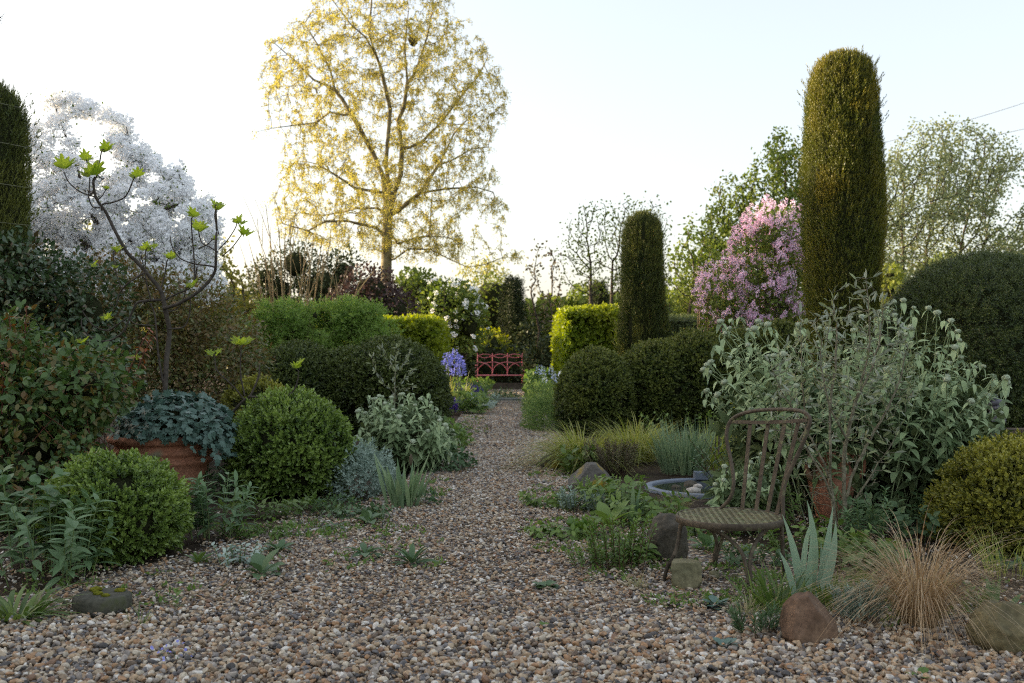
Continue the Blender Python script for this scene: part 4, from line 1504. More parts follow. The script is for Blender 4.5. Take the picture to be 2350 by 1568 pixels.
def sage_bush(label, base, hull, nst, nlow, D, nodes, size, nheads, spread, hs_, lowsize, top=None, low_ells=None):
    t = thing('jerusalem_sage', label, 'shrub', base)
    base = np.asarray(base, float)
    mbs, mbl = MB(), MB()
    b, e = [], []
    for i in range(nst):
        tip = hull()
        bb = base + A(*(U(-spread, spread, 2)), 0)
        bb = bb * .6 + A(tip[0], tip[1], 0) * .4
        b.append(bb)
        e.append(tip)
    ends, dirs = leafy_stems(mbs, mbl, b, e, SAGE, nodes, size, 62, .3, .82, size * .7, .12, .0042, 2, .38, (-.2, .4), .55)
    if low_ells:
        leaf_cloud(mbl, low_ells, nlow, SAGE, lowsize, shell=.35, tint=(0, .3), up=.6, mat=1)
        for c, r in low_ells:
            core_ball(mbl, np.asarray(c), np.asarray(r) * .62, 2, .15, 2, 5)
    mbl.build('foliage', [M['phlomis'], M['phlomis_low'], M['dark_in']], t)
    mbs.build('stems', M['phlomis_stem'], t)
    order = rng.permutation(len(ends))[:nheads]
    for i in order:
        head(t, ends[i] + dirs[i] * .004, dirs[i] + A(0, 0, .5), hs_ * U(.8, 1.25))
    return t


def hull_right():
    while True:
        X, Y = U(1608, 2315), None
        top = np.interp(X, [1600, 1640, 1690, 1760, 1850, 1950, 2060, 2120, 2190, 2240, 2290, 2330], [880, 760, 705, 735, 745, 750, 690, 700, 745, 810, 860, 890])
        low = np.interp(X, [1600, 1700, 1900, 2100, 2200, 2320], [960, 980, 930, 900, 960, 1010])
        Y = top + (low - top) * U(0, 1) ** 1.5
        D = U(5.45, 6.9)
        return P(X, Y + (6.1 - D) * -12, D)
hb = A((1990 - CX) * 6.3 / F, 6.35, 0)
sage_bush('big grey-green felted shrub full of round flower heads behind the rusty chair', hb, hull_right, 225, 4200, 6.2, 8, .092, 99, .5, .019, .09, None, [E(1990, 1010, 250, 160, 6.35, .55), E(1780, 985, 130, 120, 6.3, .45), E(2170, 1010, 110, 140, 6.2, .4), E(2060, 1110, 150, 90, 6.1, .4)])


def hull_left():
    X = U(812, 1050)
    top = np.interp(X, [810, 850, 900, 980, 1010, 1060], [960, 890, 905, 885, 960, 1010])
    Y = top + (1050 - top) * U(0, 1) ** 1.3
    return P(X, Y, U(7.9, 9.0))
sage_bush('smaller grey-green felted shrub with round flower heads beside the path at left', A((935 - CX) * 8.4 / F, 8.4, 0), hull_left, 105, 900, 8.4, 8, .092, 50, .28, .0195, .085, None, [E(935, 1010, 100, 75, 8.5, .35)])


def hull_low():
    X = U(1630, 1790)
    Y = np.interp(X, [1630, 1680, 1740, 1800], [1110, 1050, 1040, 1060]) + U(0, 70)
    return P(X, Y, U(5.3, 5.8))
sage_bush('low grey-green felted plant seen through the chair back', A((1700 - CX) * 5.55 / F, 5.6, 0), hull_low, 46, 500, 5.5, 8, .066, 20, .2, .0145, .06, None, [E(1710, 1130, 85, 55, 5.6, .2)])

# olive in front of it
ot = thing('olive_bush', 'slender bushy olive with bare grey stems growing behind the rusty chair', 'shrub', A((1925 - CX) * 5.05 / F, 5.1, 0))
ob_ = np.array(ot.location)
OL = [(.017, .007, [(1925, 1262), (1916, 1190), (1905, 1100), (1880, 1030), (1840, 960), (1800, 900), (1770, 830)]), (.015, .006, [(1932, 1262), (1938, 1180), (1936, 1090), (1945, 1000), (1968, 900), (1985, 820), (1990, 740), (1985, 640)]),
      (.010, .004, [(1938, 1150), (1960, 1080), (2000, 1010), (2040, 930), (2075, 860), (2090, 800)]), (.009, .004, [(1906, 1110), (1900, 1020), (1905, 920), (1920, 820), (1925, 740), (1920, 670)]), (.008, .004, [(1910, 1150), (1880, 1080), (1835, 1010), (1790, 990), (1740, 980)]),
      (.006, .003, [(1850, 985), (1835, 880), (1830, 790), (1825, 720)]), (.006, .003, [(1945, 1010), (1900, 940), (1880, 850), (1885, 780)]), (.006, .003, [(1930, 1262), (1960, 1150), (2000, 1080), (2050, 1000)]), (.005, .003, [(1965, 920), (2010, 840), (2030, 750), (2035, 690)])]
polys = [px_poly(spline([np.array(q + (0,)) for q in pl], 4)[:, :2], 5.05, .012) for _, _, pl in OL]
att = cloud([(640, 1960, 2010), (700, 1880, 2050), (780, 1810, 2090), (880, 1770, 2110), (980, 1760, 2080), (1080, 1800, 2040), (1170, 1850, 2000)], 5.08, 1900, .55)
N, par = colonize(polys, att, .035, .3, .045, 80, (0, 0, .25), .2)
r, kids = limb_radii(par, .0014, 2.0, .016)
mb = MB()
limbs(mb, N, par, r, 5, 0, 3, .004)
mb.build('stems', M['bark_olive'], ot)
mb = MB()
OLL = t_leaf(.13, 3, .03, .1, .5)
i = np.where((r < .0042) & (N[:, 2] > .35))[0]
i = np.repeat(i, 2)
i = i[U(0, 1, len(i)) < np.clip((N[i, 2] - .3) / .6, .15, .9)]
tg = nrm(N[i] - N[par[i]])
mb.inst(OLL, N[i], frames(nrm(tg * .8 + rng.normal(size=(len(i), 3)) * .5 + A(0, 0, .3)), rdir(len(i)) + A(0, 0, .6)), .05 * U(.6, 1.25, len(i)), U(0, .6, len(i)))
mb.build('foliage', M['olive'], ot)

# little olive standing before the left yew
lt = thing('olive_sapling', 'thin grey olive sapling in front of the left yew hedge', 'sapling', A((905 - CX) * 9.2 / F, 9.2, 0))
polys = [px_poly([(903, 1000), (905, 930), (906, 880), (908, 830), (912, 800)], 9.2), px_poly([(906, 900), (880, 880), (862, 850), (852, 820)], 9.2), px_poly([(907, 890), (930, 870), (948, 850)], 9.2), px_poly([(907, 860), (925, 835), (940, 812)], 9.2), px_poly([(906, 850), (890, 825), (876, 800)], 9.2), px_poly([(905, 900), (930, 893), (948, 886)], 9.2)]
N, par = colonize(polys, polys[0][:1] + 50, .05, .1, .05, 1)
r, kids = limb_radii(par, .002, 2.2, .008)
mb = MB()
limbs(mb, N, par, r, 5, 0, 3, .004)
mb.build('stems', M['bark_olive'], lt)
mb = MB()
i = np.repeat(np.where(N[:, 2] > .55)[0], 6)
i = i[par[i] >= 0]
tg = nrm(N[i] - N[par[i]])
mb.inst(OLL, N[i] + rng.normal(size=(len(i), 3)) * .008, frames(nrm(tg * .7 + rng.normal(size=(len(i), 3)) * .5), rdir(len(i))), .055 * U(.6, 1.2, len(i)), U(.2, .9, len(i)))
mb.build('foliage', M['olive'], lt)
# ================================================================ irises, grasses, strap leaves
def blade_plant(name, label, cat, X, Y, mat, n, spread, L, W, tilt, droop, back=0.0, group=None, part='foliage', **kw):
    g = G(X, Y) + A(0, back, 0)
    t = thing(name, label, cat, g, group)
    mb = MB()
    blades(mb, g, n, spread, L, W, tilt, droop, **kw)
    mb.build(part, M[mat], t)
    return t, g


t, g = blade_plant('iris', 'iris clump with broad grey-green sword leaves at the left edge of the path', 'iris', 926, 1166, 'iris', 34, .11, (.22, .40), (.015, .024), (4, 34), (0, .12), .05, segs=7, fold=.12, twist=.5)
mb = MB()
v, f = icos(2)
mb.add(v * A(.012, .012, .04) + g + A(.04, .03, .30), [f], 0, 0, True)
mb.build('bud', M['mound'], t)
# front iris: seven blades traced from the photograph
g = G(1850, 1396)
t = thing('iris', 'tall pale iris blades rising behind the red-brown rock', 'iris', g)
mb = MB()
for (Xb, Yb, Xm, Ym, Xt, Yt, w_, dy, tw) in ((1838, 1400, 1828, 1290, 1795, 1180, .020, .02, .2), (1842, 1400, 1846, 1270, 1866, 1190, .018, .05, .5), (1850, 1400, 1868, 1270, 1852, 1148, .021, .07, .0), (1872, 1400, 1892, 1290, 1912, 1160, .023, .04, .3), (1868, 1400, 1905, 1300, 1918, 1195, .021, .0, -.2),
                                             (1830, 1402, 1812, 1320, 1788, 1265, .016, -.02, .3), (1852, 1402, 1856, 1330, 1862, 1225, .019, -.03, .4), (1882, 1402, 1886, 1340, 1884, 1240, .015, .08, .1)):
    D = 3.93 + dy
    a, b, c = P(Xb, Yb, D), P(Xm, Ym, D), P(Xt, Yt, D - .03)
    tt = np.linspace(0, 1, 10)
    cc = bez(a, 2 * b - .5 * (a + c), c, tt)
    sd_ = A(math.cos(tw), math.sin(tw), 0)
    ww = .92 * w_ * np.where(tt < .4, .8 + .5 * tt, np.maximum(1 - ((tt - .4) / .6) ** 1.8, .02))
    nn = A(-math.sin(tw), math.cos(tw), 0)
    V = np.stack([cc - sd_ * ww[:, None], cc - nn * .12 * ww[:, None], cc + sd_ * ww[:, None]], 1).reshape(-1, 3)
    f = [[3 * i + j, 3 * i + j + 1, 3 * i + 4 + j, 3 * i + 3 + j] for i in range(9) for j in (0, 1)]
    mb.add(V, [np.array(f)], 0, U(0, .6), True)
mb.build('foliage', M['iris_pale'], t)
blade_plant('iris', 'two upright pale green iris blades near the pond basin', 'iris', 1452, 1195, 'iris', 7, .04, (.14, .26), (.010, .016), (2, 22), (0, .08), .0, segs=6, fold=.12)
blade_plant('strap_plant', 'dark green strap-leaved clump at the left of the tall pale iris', 'plant', 1792, 1405, 'strap', 75, .10, (.12, .24), (.004, .008), (5, 50), (.1, .5), .06, segs=6)
blade_plant('strap_plant', 'green strap-leaved clump at the right of the tall pale iris', 'plant', 1912, 1405, 'strap', 34, .07, (.10, .21), (.005, .010), (5, 45), (.1, .4), .05, segs=6)
blade_plant('daylily', 'glossy green daylily with arching strap leaves in the lower left corner', 'daylily', 28, 1432, 'strap', 60, .06, (.14, .27), (.008, .014), (10, 70), (.2, .75), .03, segs=7, tint=(.1, 1))
blade_plant('strap_plant', 'dark strap-leaved clump behind the boulder at the right edge', 'plant', 2300, 1420, 'strap', 26, .10, (.10, .2), (.010, .018), (5, 55), (.1, .5), .05, segs=6, tint=(0, .3))
blade_plant('sedge', 'copper-brown sedge tussock with long arching hair-fine blades', 'sedge', 2130, 1455, 'sedge', 900, .055, (.36, .80), (.0007, .0015), (2, 34), (.4, 1.05), .07, segs=9, fold=.05, sharp=1.3)
blade_plant('golden_grass', 'golden arching grass tuft spilling towards the path at right', 'grass', 1345, 1078, 'grass_gold', 950, .17, (.40, .78), (.0024, .0044), (8, 55), (.35, .85), .08, segs=7, az=(PI * .5, PI * 1.9))
blade_plant('golden_grass', 'golden arching grass tuft behind the bronze mound', 'grass', 1462, 1062, 'grass_gold', 950, .17, (.40, .76), (.0024, .0044), (5, 48), (.3, .8), .12, segs=7)
blade_plant('blue_grass', 'upright blue-green grass behind the pond basin', 'grass', 1578, 1094, 'grass_blue', 420, .18, (.30, .54), (.003, .0056), (2, 24), (.02, .3), .2, segs=6)
blade_plant('blue_grass', 'broader upright green blades beside the chair back', 'grass', 1640, 1085, 'grass_gold', 60, .13, (.3, .56), (.006, .011), (2, 26), (.05, .35), .1, segs=6, tint=(0, .4))
blade_plant('straw_grass', 'small tuft of pale feathery dry grass in front of the pond basin', 'grass', 1562, 1180, 'straw', 170, .07, (.12, .24), (.0008, .0015), (3, 40), (.1, .6), .1, segs=6)
blade_plant('straw_grass', 'dry straw grass tuft at the left of the dark strap-leaved clump', 'grass', 1718, 1418, 'straw', 110, .04, (.06, .14), (.0009, .0018), (10, 75), (.1, .6), .02, segs=5)
blade_plant('straw_grass', 'dry straw grass tuft near the foot of the blocky tan stone', 'grass', 1464, 1352, 'straw', 70, .03, (.05, .11), (.0009, .0018), (10, 75), (.1, .5), .02, segs=5)
blade_plant('grass_tuft', 'thin green grass blades standing alone in the lower left gravel', 'grass', 318, 1440, 'strap', 14, .03, (.06, .14), (.0015, .003), (3, 45), (.05, .4), 0, segs=5)
blade_plant('grass_tuft', 'thin green grass tuft at the right edge under the box ball', 'grass', 2325, 1330, 'grass_gold', 90, .12, (.15, .36), (.001, .002), (2, 25), (.1, .5), .05, segs=6, tint=(0, .5))
blade_plant('grass_tuft', 'small green grass tuft in front of the large box ball', 'grass', 690, 1215, 'strap', 46, .10, (.05, .11), (.001, .0025), (5, 50), (.05, .4), .1, segs=5)
blade_plant('grass_tuft', 'sparse grass tuft on the gravel right of the path centre', 'grass', 1372, 1275, 'grass_gold', 40, .07, (.06, .12), (.001, .002), (10, 65), (.1, .5), .02, segs=5)

# ================================================================ leafy herbaceous plants
LANCE = t_leaf(.15, 4, .04, .25, .42)
OVAL = t_leaf(.30, 4, .06, .25, .45)
SMALL = t_leaf4(.28, .06)


def leafy_into(mbl, mbs):
    n0 = mbl.n
    for f_, m_, s_ in mbs.f:
        mbl.f.append((f_ + n0, 1, s_))
    mbl.v += mbs.v
    mbl.t += mbs.t
    mbl.n += mbs.n


def leafy(name, label, cat, X, Y, n, w, h, tpl, size, nodes, mat, back=.1, ang=60, stemm='stem_green', dy=None, pairs=2, droop=.25, srad=.003, lean=0.0, tint=(0, .4), toptint=.35, start=.2, grow=-.25):
    g = G(X, Y) + A(0, back, 0)
    t = thing(name, label, cat, g)
    mbs, mbl = MB(), MB()
    b, e = [], []
    for i in range(n):
        o = A(U(-1, 1) * w, U(-1, 1) * (dy or w), 0)
        b.append(g + o * .75)
        e.append(g + o * 1.15 + A(lean, 0, h * U(.6, 1.0)))
    leafy_stems(mbs, mbl, b, e, tpl, nodes, size, ang, start, .985, 0, .1, srad, pairs, droop, tint, toptint, grow)
    if h < .35:
        leafy_into(mbl, mbs)
        mbl.build('foliage', [M[mat], M[stemm]], t)
    else:
        mbl.build('foliage', M[mat], t)
        mbs.build('stems', M[stemm], t)
    return t


leafy('wallflower', 'leafy soft green stems with lance leaves at the left edge by the box ball', 'plant', 105, 1345, 15, .20, .36, LANCE, .098, 7, 'lily', .1, 58, pairs=3)
leafy('wallflower', 'taller dark leafy stems behind the lance-leaved plant at the left edge', 'plant', 18, 1330, 9, .14, .46, OVAL, .10, 6, 'lily', .22, 60, tint=(0, .15), toptint=.1)
leafy('wallflower', 'clump of soft green lance leaves between the two near box balls', 'plant', 482, 1245, 17, .16, .33, LANCE, .085, 8, 'lily', .12, 55, pairs=3)
leafy('tall_weed', 'single pale leafy stem standing in front of the rose beside the box ball', 'plant', 158, 1300, 1, .01, .58, OVAL, .085, 6, 'lily', .5, 50, start=.3, tint=(.3, .6))
leafy('seedling', 'small upright seedling alone in the lower left gravel', 'seedling', 402, 1402, 1, .005, .10, LANCE, .045, 5, 'herb', 0, 45, srad=.0015)
leafy('silver_plant', 'small silver round-leaved plant on the gravel left of centre', 'plant', 532, 1312, 15, .11, .11, OVAL, .035, 6, 'silver', .1, 60, tint=(.2, .8))
leafy('bushy_weed', 'small twiggy bush with tiny green leaves before the dark boulder', 'plant', 1428, 1322, 26, .15, .27, SMALL, .030, 14, 'herb', .16, 55, 'stem_brown', .15, 2, .1, .002)
leafy('bushy_weed', 'low spreading green weed with tiny leaves right of the path', 'plant', 1370, 1318, 30, .15, .12, SMALL, .026, 10, 'herb', .1, 60, 'stem_brown', .1, 2, .1, .0015)
leafy('green_herb', 'fresh green leafy herb behind the small pale stone', 'plant', 1420, 1190, 18, .2, .22, OVAL, .075, 5, 'herb', .15, 60, tint=(.1, .6))
leafy('green_herb', 'bright green broad-leaved herb at the foot of the dark boulder', 'plant', 1455, 1300, 9, .07, .11, OVAL, .08, 4, 'herb', .1, 65, tint=(.1, .6))
leafy('green_herb', 'low green leafy plant under the rusty chair seat', 'plant', 1628, 1240, 15, .15, .13, OVAL, .055, 5, 'herb', .2, 62, tint=(.1, .8))
leafy('lavender_sprig', 'small grey-green bushy sprig behind the red-brown rock', 'plant', 1990, 1448, 22, .085, .16, NEED, .04, 16, 'silver', .05, 45, 'stem_brown', .06, 3, .0, .0015, tint=(0, .2), toptint=0)
leafy('green_herb', 'leafy green weeds filling the gap between terracotta pot and large box ball', 'plant', 520, 1140, 22, .16, .22, LANCE, .075, 6, 'lily', .1, 58, pairs=3, tint=(0, .2))
leafy('lavender_sprig', 'dark twiggy sprig at the left of the red-brown rock', 'plant', 1750, 1472, 14, .09, .10, NEED, .035, 12, 'rosette', .06, 45, 'stem_brown', .05, 3, .0, .0015)
leafy('lavender_sprig', 'small grey-green sprig beside the wedge-shaped mossy rock', 'plant', 1392, 1205, 18, .09, .15, NEED, .035, 14, 'silver', .35, 45, 'stem_brown', .06, 3, 0, .0015, tint=(0, .2), toptint=0)
leafy('low_herb', 'low light green herb at the right edge of the gravel path', 'plant', 1270, 1172, 30, .20, .09, OVAL, .045, 4, 'herb', .1, 62, dy=.1, tint=(.2, .9))
leafy('low_herb', 'small green tuft of herb before the wedge-shaped mossy rock', 'plant', 1320, 1182, 18, .10, .15, SMALL, .035, 10, 'silver', .1, 52, dy=.08, tint=(0, .2))
leafy('spurge', 'narrow-leaved green spurge stems behind the copper sedge', 'plant', 2055, 1300, 8, .10, .30, LANCE, .05, 12, 'lily', .4, 60, pairs=4, tint=(0, .2))
leafy('spurge', 'whorled green spurge stems under the terracotta urn', 'plant', 1770, 1240, 16, .2, .26, LANCE, .05, 10, 'herb', .35, 60, pairs=4, tint=(0, .3))
leafy('bronze_mound', 'rounded bronze-brown mound of small leaves between golden grasses', 'plant', 1405, 1094, 150, .20, .27, SMALL, .026, 13, 'mound', .1, 55, 'stem_brown', .2, 2, .1, .0016, tint=(0, .5), toptint=-.1)
leafy('green_clump', 'deep green leafy clump behind the wedge-shaped mossy rock', 'plant', 1325, 1095, 26, .12, .2, OVAL, .085, 4, 'strap', .1, 40, tint=(.2, .8))
leafy('pale_bells', 'stems of pale green bell flowers seen through the chair back', 'plant', 1712, 1090, 7, .08, .62, LANCE, .05, 6, 'bg_yellow', .6, 50, tint=(.5, 1))
leafy('twiggy_shrub', 'dull green leafy growth under the big felted shrub beside the urn', 'plant', 1850, 1185, 60, .6, .42, LANCE, .055, 9, 'rosette', .3, 58, 'stem_brown', .25, 3)
leafy('undergrowth_plant', 'light green leafy perennial below the right yew hedge', 'plant', 1640, 1020, 40, .7, .36, OVAL, .06, 6, 'herb', .2, 60, dy=.3, tint=(.1, .7))
leafy('undergrowth_plant', 'leafy green plants beyond the timber beam at the right edge', 'plant', 2350, 960, 60, .8, .45, OVAL, .075, 6, 'herb', .6, 60, dy=.5, tint=(0, .5))
leafy('twiggy_shrub', 'reddish leafed rose between the big yew dome and felted shrub', 'shrub', 2150, 985, 34, .5, 1.05, OVAL, .055, 10, 'rose', .2, 60, 'stem_red', .4, 2, .3, .004, tint=(.1, .6))

leafy('green_herb', 'leafy herb filling the space between the bushy weed and the pond basin', 'plant', 1500, 1205, 26, .22, .17, OVAL, .06, 5, 'herb', .1, 60, tint=(0, .7))
leafy('green_herb', 'low crinkled green weed between the chair legs', 'plant', 1735, 1300, 16, .14, .09, OVAL, .045, 4, 'rosette', .08, 62, tint=(.1, .8))
leafy('green_herb', 'leafy green weeds at the foot of the slender olive', 'plant', 1880, 1285, 30, .26, .16, OVAL, .055, 5, 'herb', .1, 60, tint=(0, .5))
leafy('green_herb', 'dark leafy weeds between the copper sedge and the slender olive', 'plant', 2020, 1330, 26, .20, .16, OVAL, .06, 5, 'strap', .1, 58, tint=(0, .6))
leafy('green_herb', 'dark leafy weeds in the shade between felted shrub and right box ball', 'plant', 2110, 1235, 40, .40, .22, OVAL, .06, 6, 'rosette', .15, 58, tint=(0, .4))
leafy('green_herb', 'fresh weeds along the right edge of the gravel before the bushy weed', 'plant', 1285, 1240, 26, .14, .08, OVAL, .045, 4, 'herb', .05, 60, tint=(.1, .9))
leafy('green_herb', 'feathery light weeds between bushy weed and wedge-shaped rock', 'plant', 1405, 1165, 40, .22, .17, SMALL, .035, 10, 'fern', .1, 52, tint=(0, .6))
leafy('green_herb', 'row of leafy weeds before the silvery mound at left', 'plant', 800, 1195, 24, .24, .08, OVAL, .05, 4, 'rosette', .06, 60, dy=.1, tint=(.2, .9))
leafy('green_herb', 'leafy weeds at the near foot of the large box ball', 'plant', 620, 1190, 26, .28, .13, OVAL, .055, 4, 'strap', .06, 58, dy=.1, tint=(.1, .6))
leafy('green_herb', 'fine weeds among gravel right of the lance-leaved clump', 'plant', 585, 1240, 22, .18, .09, LANCE, .05, 5, 'herb', .05, 58, dy=.1, tint=(0, .4))
# silver fern-leaved mound, ground weeds
def mound(name, label, cat, X, Y, rx, ry, rz, n, tpl, size, mat, back=.2, **kw):
    g = G(X, Y) + A(0, back, 0)
    t = thing(name, label, cat, g)
    mb = MB()
    leaf_cloud(mb, [(g + A(0, 0, rz * .2), A(rx, ry, rz))], n, tpl, size, shell=.6, **kw)
    mb.build('foliage', M[mat], t)


mound('artemisia', 'silvery ferny mound between the large box ball and the iris clump', 'plant', 815, 1150, .24, .25, .27, 1500, t_sprig(t_leaf4(.22, .04), 7, 1, .4, 60), .07, 'silver', .3, tint=(0, .3), up=.9)
mound('dark_thyme', 'dark twiggy low cushion in front of the silvery ferny mound', 'plant', 770, 1180, .16, .12, .09, 700, SMALL, .022, 'rosette', .08)
mound('low_herb', 'low ferny green weeds beside the iris clump', 'plant', 960, 1165, .13, .1, .10, 300, SMALL, .035, 'rosette', .1)
mound('path_herb', 'small leafy green mat at the path edge below the felted shrub', 'plant', 1010, 1085, .30, .30, .17, 900, OVAL, .05, 'rosette', .2, up=.8, tint=(.1, .9))
mound('path_herb', 'fresh green weeds at the path edge right of the felted shrub', 'plant', 1030, 1030, .22, .35, .24, 800, OVAL, .055, 'herb', .2, up=.8, tint=(.1, .8))


def rosette(label, X, Y, n, L, wd, tilt=(25, 80), mat='rosette', curl=.45, name='rosette_weed', cat='weed', tint=(0, .6), group=None):
    g = G(X, Y)
    t = thing(name, label, cat, g, group)
    mb = MB()
    tp = t_leaf(wd, 5, .05, curl, .55)
    a = np.arange(n) * 2.4 + U(-.3, .3, n)
    th = np.radians(np.linspace(tilt[1], tilt[0], n) + U(-6, 6, n))
    d = np.stack([np.cos(a) * np.sin(th), np.sin(a) * np.sin(th), np.cos(th)], 1)
    nn = np.stack([-np.cos(a) * .5, -np.sin(a) * .5, np.ones(n)], 1)
    mb.inst(tp, np.tile(g + A(0, 0, .008), (n, 1)) + d * .01, frames(d, nn + rng.normal(size=(n, 3)) * .15), L * U(.7, 1.15, n), U(tint[0], tint[1], n), 0, True)
    mb.build('foliage', M[mat], t)


rosette('broad-leaved green plant on the gravel right of the silver-leaved plant', 600, 1325, 9, .12, .30, (20, 85), 'rosette', .4, tint=(.3, .9))
rosette('dull green rosette on the gravel behind the broad-leaved plant', 640, 1270, 14, .09, .22, (30, 85))
rosette('broad grey-green rosette beside the path below the silvery mound', 845, 1205, 8, .15, .2, (30, 80), 'rosette', .35, tint=(.4, 1))
rosette('flat dark green rosette, left of the two at the middle of the gravel', 838, 1278, 15, .10, .2, (45, 90))
rosette('spiky dark green rosette, right of the two at the middle of the gravel', 945, 1300, 22, .11, .14, (25, 85), 'rosette', .25)
rosette('small rosette just left of the middle path gravel', 770, 1218, 10, .07, .2, (35, 85))
rosette('bright green tongue-leaved rosette left of the dark boulder', 1352, 1235, 18, .11, .26, (10, 70), 'herb', .3, tint=(0, .4))
rosette('bright green tongue-leaved rosette beside the pale stone', 1318, 1225, 12, .09, .26, (15, 75), 'herb', .3, tint=(0, .4))
rosette('low dark weed lying on the gravel right of the path centre', 1255, 1352, 14, .055, .42, (55, 92), 'rosette', .2)
rosette('tiny blue-green weed on the gravel left of the red-brown rock', 1665, 1490, 12, .04, .45, (50, 90), 'ivy', .2)
rosette('tiny green weed at the lower middle of the gravel', 1248, 1447, 7, .025, .45, (50, 90), 'herb', .2)
rosette('broad pale leaf lying on the gravel at the lower right edge', 2115, 1562, 4, .045, .42, (60, 85), 'herb', .2)
rosette('ragged blue-green weed beside the front chair leg', 1640, 1395, 14, .05, .4, (50, 90), 'ivy', .2)
rosette('broad green leaves behind the tall pale iris', 1985, 1375, 9, .13, .26, (15, 70), 'strap', .3, tint=(.2, .7))
rosette('broad green leaves just right of the dark boulder', 1620, 1262, 10, .09, .36, (15, 80), 'lily', .3)
rosette('green broad-leaved weed at the foot of the large box ball', 715, 1165, 12, .10, .25, (15, 75), 'strap', .3)
rosette('narrow-leaved weed at the foot of the front box ball', 455, 1300, 10, .08, .16, (10, 60), 'strap', .3)
rosette('large arching green leaf clump behind the bushy weed', 1395, 1215, 9, .19, .2, (25, 65), 'herb', .35, tint=(.3, .9))
mb = MB()
g = G(400, 1515)
t = thing('blue_squill', 'tiny blue-flowered weed in the lower left gravel', 'weed', g)
blades(mb, g, 26, .035, (.03, .07), (.001, .002), (10, 70), (.1, .4), 4)
mb.build('foliage', M['rosette'], t)
mb = MB()
p = g + A(0, 0, .03) + rng.normal(size=(16, 3)) * A(.03, .03, .01)
mb.inst(t_leaf4(.5, .1), p, frames(rdir(16), rdir(16)), .012, U(0, 1, 16))
mb.build('blossom', M['petal_blue'], t)

# nobody could count it: seedlings and weed leaves at the bed margins, dead leaf litter
mb = MB()
pts = []
for X0, X1, Y0, Y1, n in ((480, 900, 1130, 1240, 420), (960, 1030, 1040, 1160, 130), (1200, 1330, 1060, 1240, 300), (1230, 1520, 1150, 1345, 520), (1480, 1800, 1230, 1400, 420), (1700, 2300, 1330, 1450, 360), (0, 480, 1290, 1400, 160), (560, 1020, 1210, 1320, 200), (1060, 1120, 930, 1000, 160), (1195, 1260, 925, 1000, 220), (1100, 1230, 908, 922, 90)):
    X, Y = U(X0, X1, n), U(Y0, Y1, n)
    D = F / (Y - HY)
    pts.append(np.stack([(X - CX) * D / F, D, U(.004, .02, n)], 1))
p = np.concatenate(pts)
k = fbm(p * 5, 3, 2) > -.05
p = p[k]
n = len(p)
sc_ = .018 + .0012 * p[:, 1]
for q in range(5):
    d = nrm(rng.normal(size=(n, 3)) + A(0, 0, .5))
    d[:, 2] = np.abs(d[:, 2])
    mb.inst(t_leaf4(.2, .06), p + rng.normal(size=(n, 3)) * A(.014, .014, 0), frames(nrm(d), rdir(n) + A(0, 0, 1)), sc_ * U(.6, 1.5, n), U(0, .8, n))
tag(mb.build('ground_cover', M['herb']), 'scattered green seedlings and moss along the edges of the gravel', 'ground cover', kind='stuff')
mb = MB()
n = 2600
X, Y = U(0, 2350, n), U(1120, 1420, n)
D = F / (Y - HY)
x = (X - CX) * D / F
k = (np.abs(x + .15) > .55 + .25 * np.clip(5.5 - D, 0, 3)) & (fbm(np.stack([x * 3, D * 3, 0 * D], 1), 8, 2) > 0)
p = np.stack([x, D, U(.008, .02, n)], 1)[k]
n = len(p)
mb.inst(t_leaf4(.2, .1), p, frames(nrm(rng.normal(size=(n, 3)) * A(1, 1, .25)), rdir(n) * .5 + A(0, 0, 1)), U(.015, .05, n), U(0, .4, n))
tag(mb.build('leaf_litter', M['mound']), 'dead brown leaves and twigs littering the gravel margins', 'leaf litter', kind='stuff')

# rough growth over the open ground right of the felted shrub
mb = MB()
n = 5200
p = np.stack([U(1.9, 9.5, n), U(2.6, 10.2, n), np.full(n, .004)], 1)
p = p[(fbm(p * 1.3, 12, 2) > -.25) & (p[:, 0] > .36 * p[:, 1] + .55)]
n = len(p)
for q in range(4):
    d = nrm(rng.normal(size=(n, 3)) * A(1, 1, .5) + A(0, 0, .7))
    d[:, 2] = np.abs(d[:, 2])
    mb.inst(t_leaf4(.12, .05), p + rng.normal(size=(n, 3)) * A(.03, .03, 0), frames(d, rdir(n) + A(0, 0, 1)), U(.03, .10, n), U(0, .7, n))
tag(mb.build('rough_grass', M['rosette']), 'rough low green growth over the soil beyond the right box ball', 'grass', kind='stuff')

# ================================================================ path borders farther off
def border(name, label, X, Y, n, w, h, tpl, size, nodes, mat, dy, D=None, **kw):
    return leafy(name, label, 'plant', X, Y, n, w, h, tpl, size, nodes, mat, dy * .5, dy=dy, **kw)


def spikes(t, base, n, w, dy, h, fl_len, fl_r, mat, stem_m='stem_green', dens=60, sz=.03, part='flower_spike'):
    """flower spikes: each spike its own part"""
    for i in range(n):
        b = base + A(U(-w, w), U(-dy, dy), 0)
        hh = h * U(.8, 1.1)
        top = b + A(U(-.05, .05), U(-.05, .05), hh)
        mb = MB()
        tube(mb, np.array([b, (b + top) / 2 + rng.normal(size=3) * .01, top]), [.006, .005, .003], 4, 1, False)
        z = U(0, 1, dens)
        a = U(0, 6.28, dens)
        rr = fl_r * (1 - .75 * z)
        p = top - A(0, 0, fl_len) + np.stack([np.cos(a) * rr, np.sin(a) * rr, z * fl_len], 1)
        mb.inst(t_leaf4(.3, .1), p, frames(nrm(np.stack([np.cos(a), np.sin(a), U(-.2, .8, dens)], 1)), rdir(dens)), sz * (1.2 - .6 * z), U(0, 1, dens))
        mb.build(part, [M[mat], M[stem_m]], t)


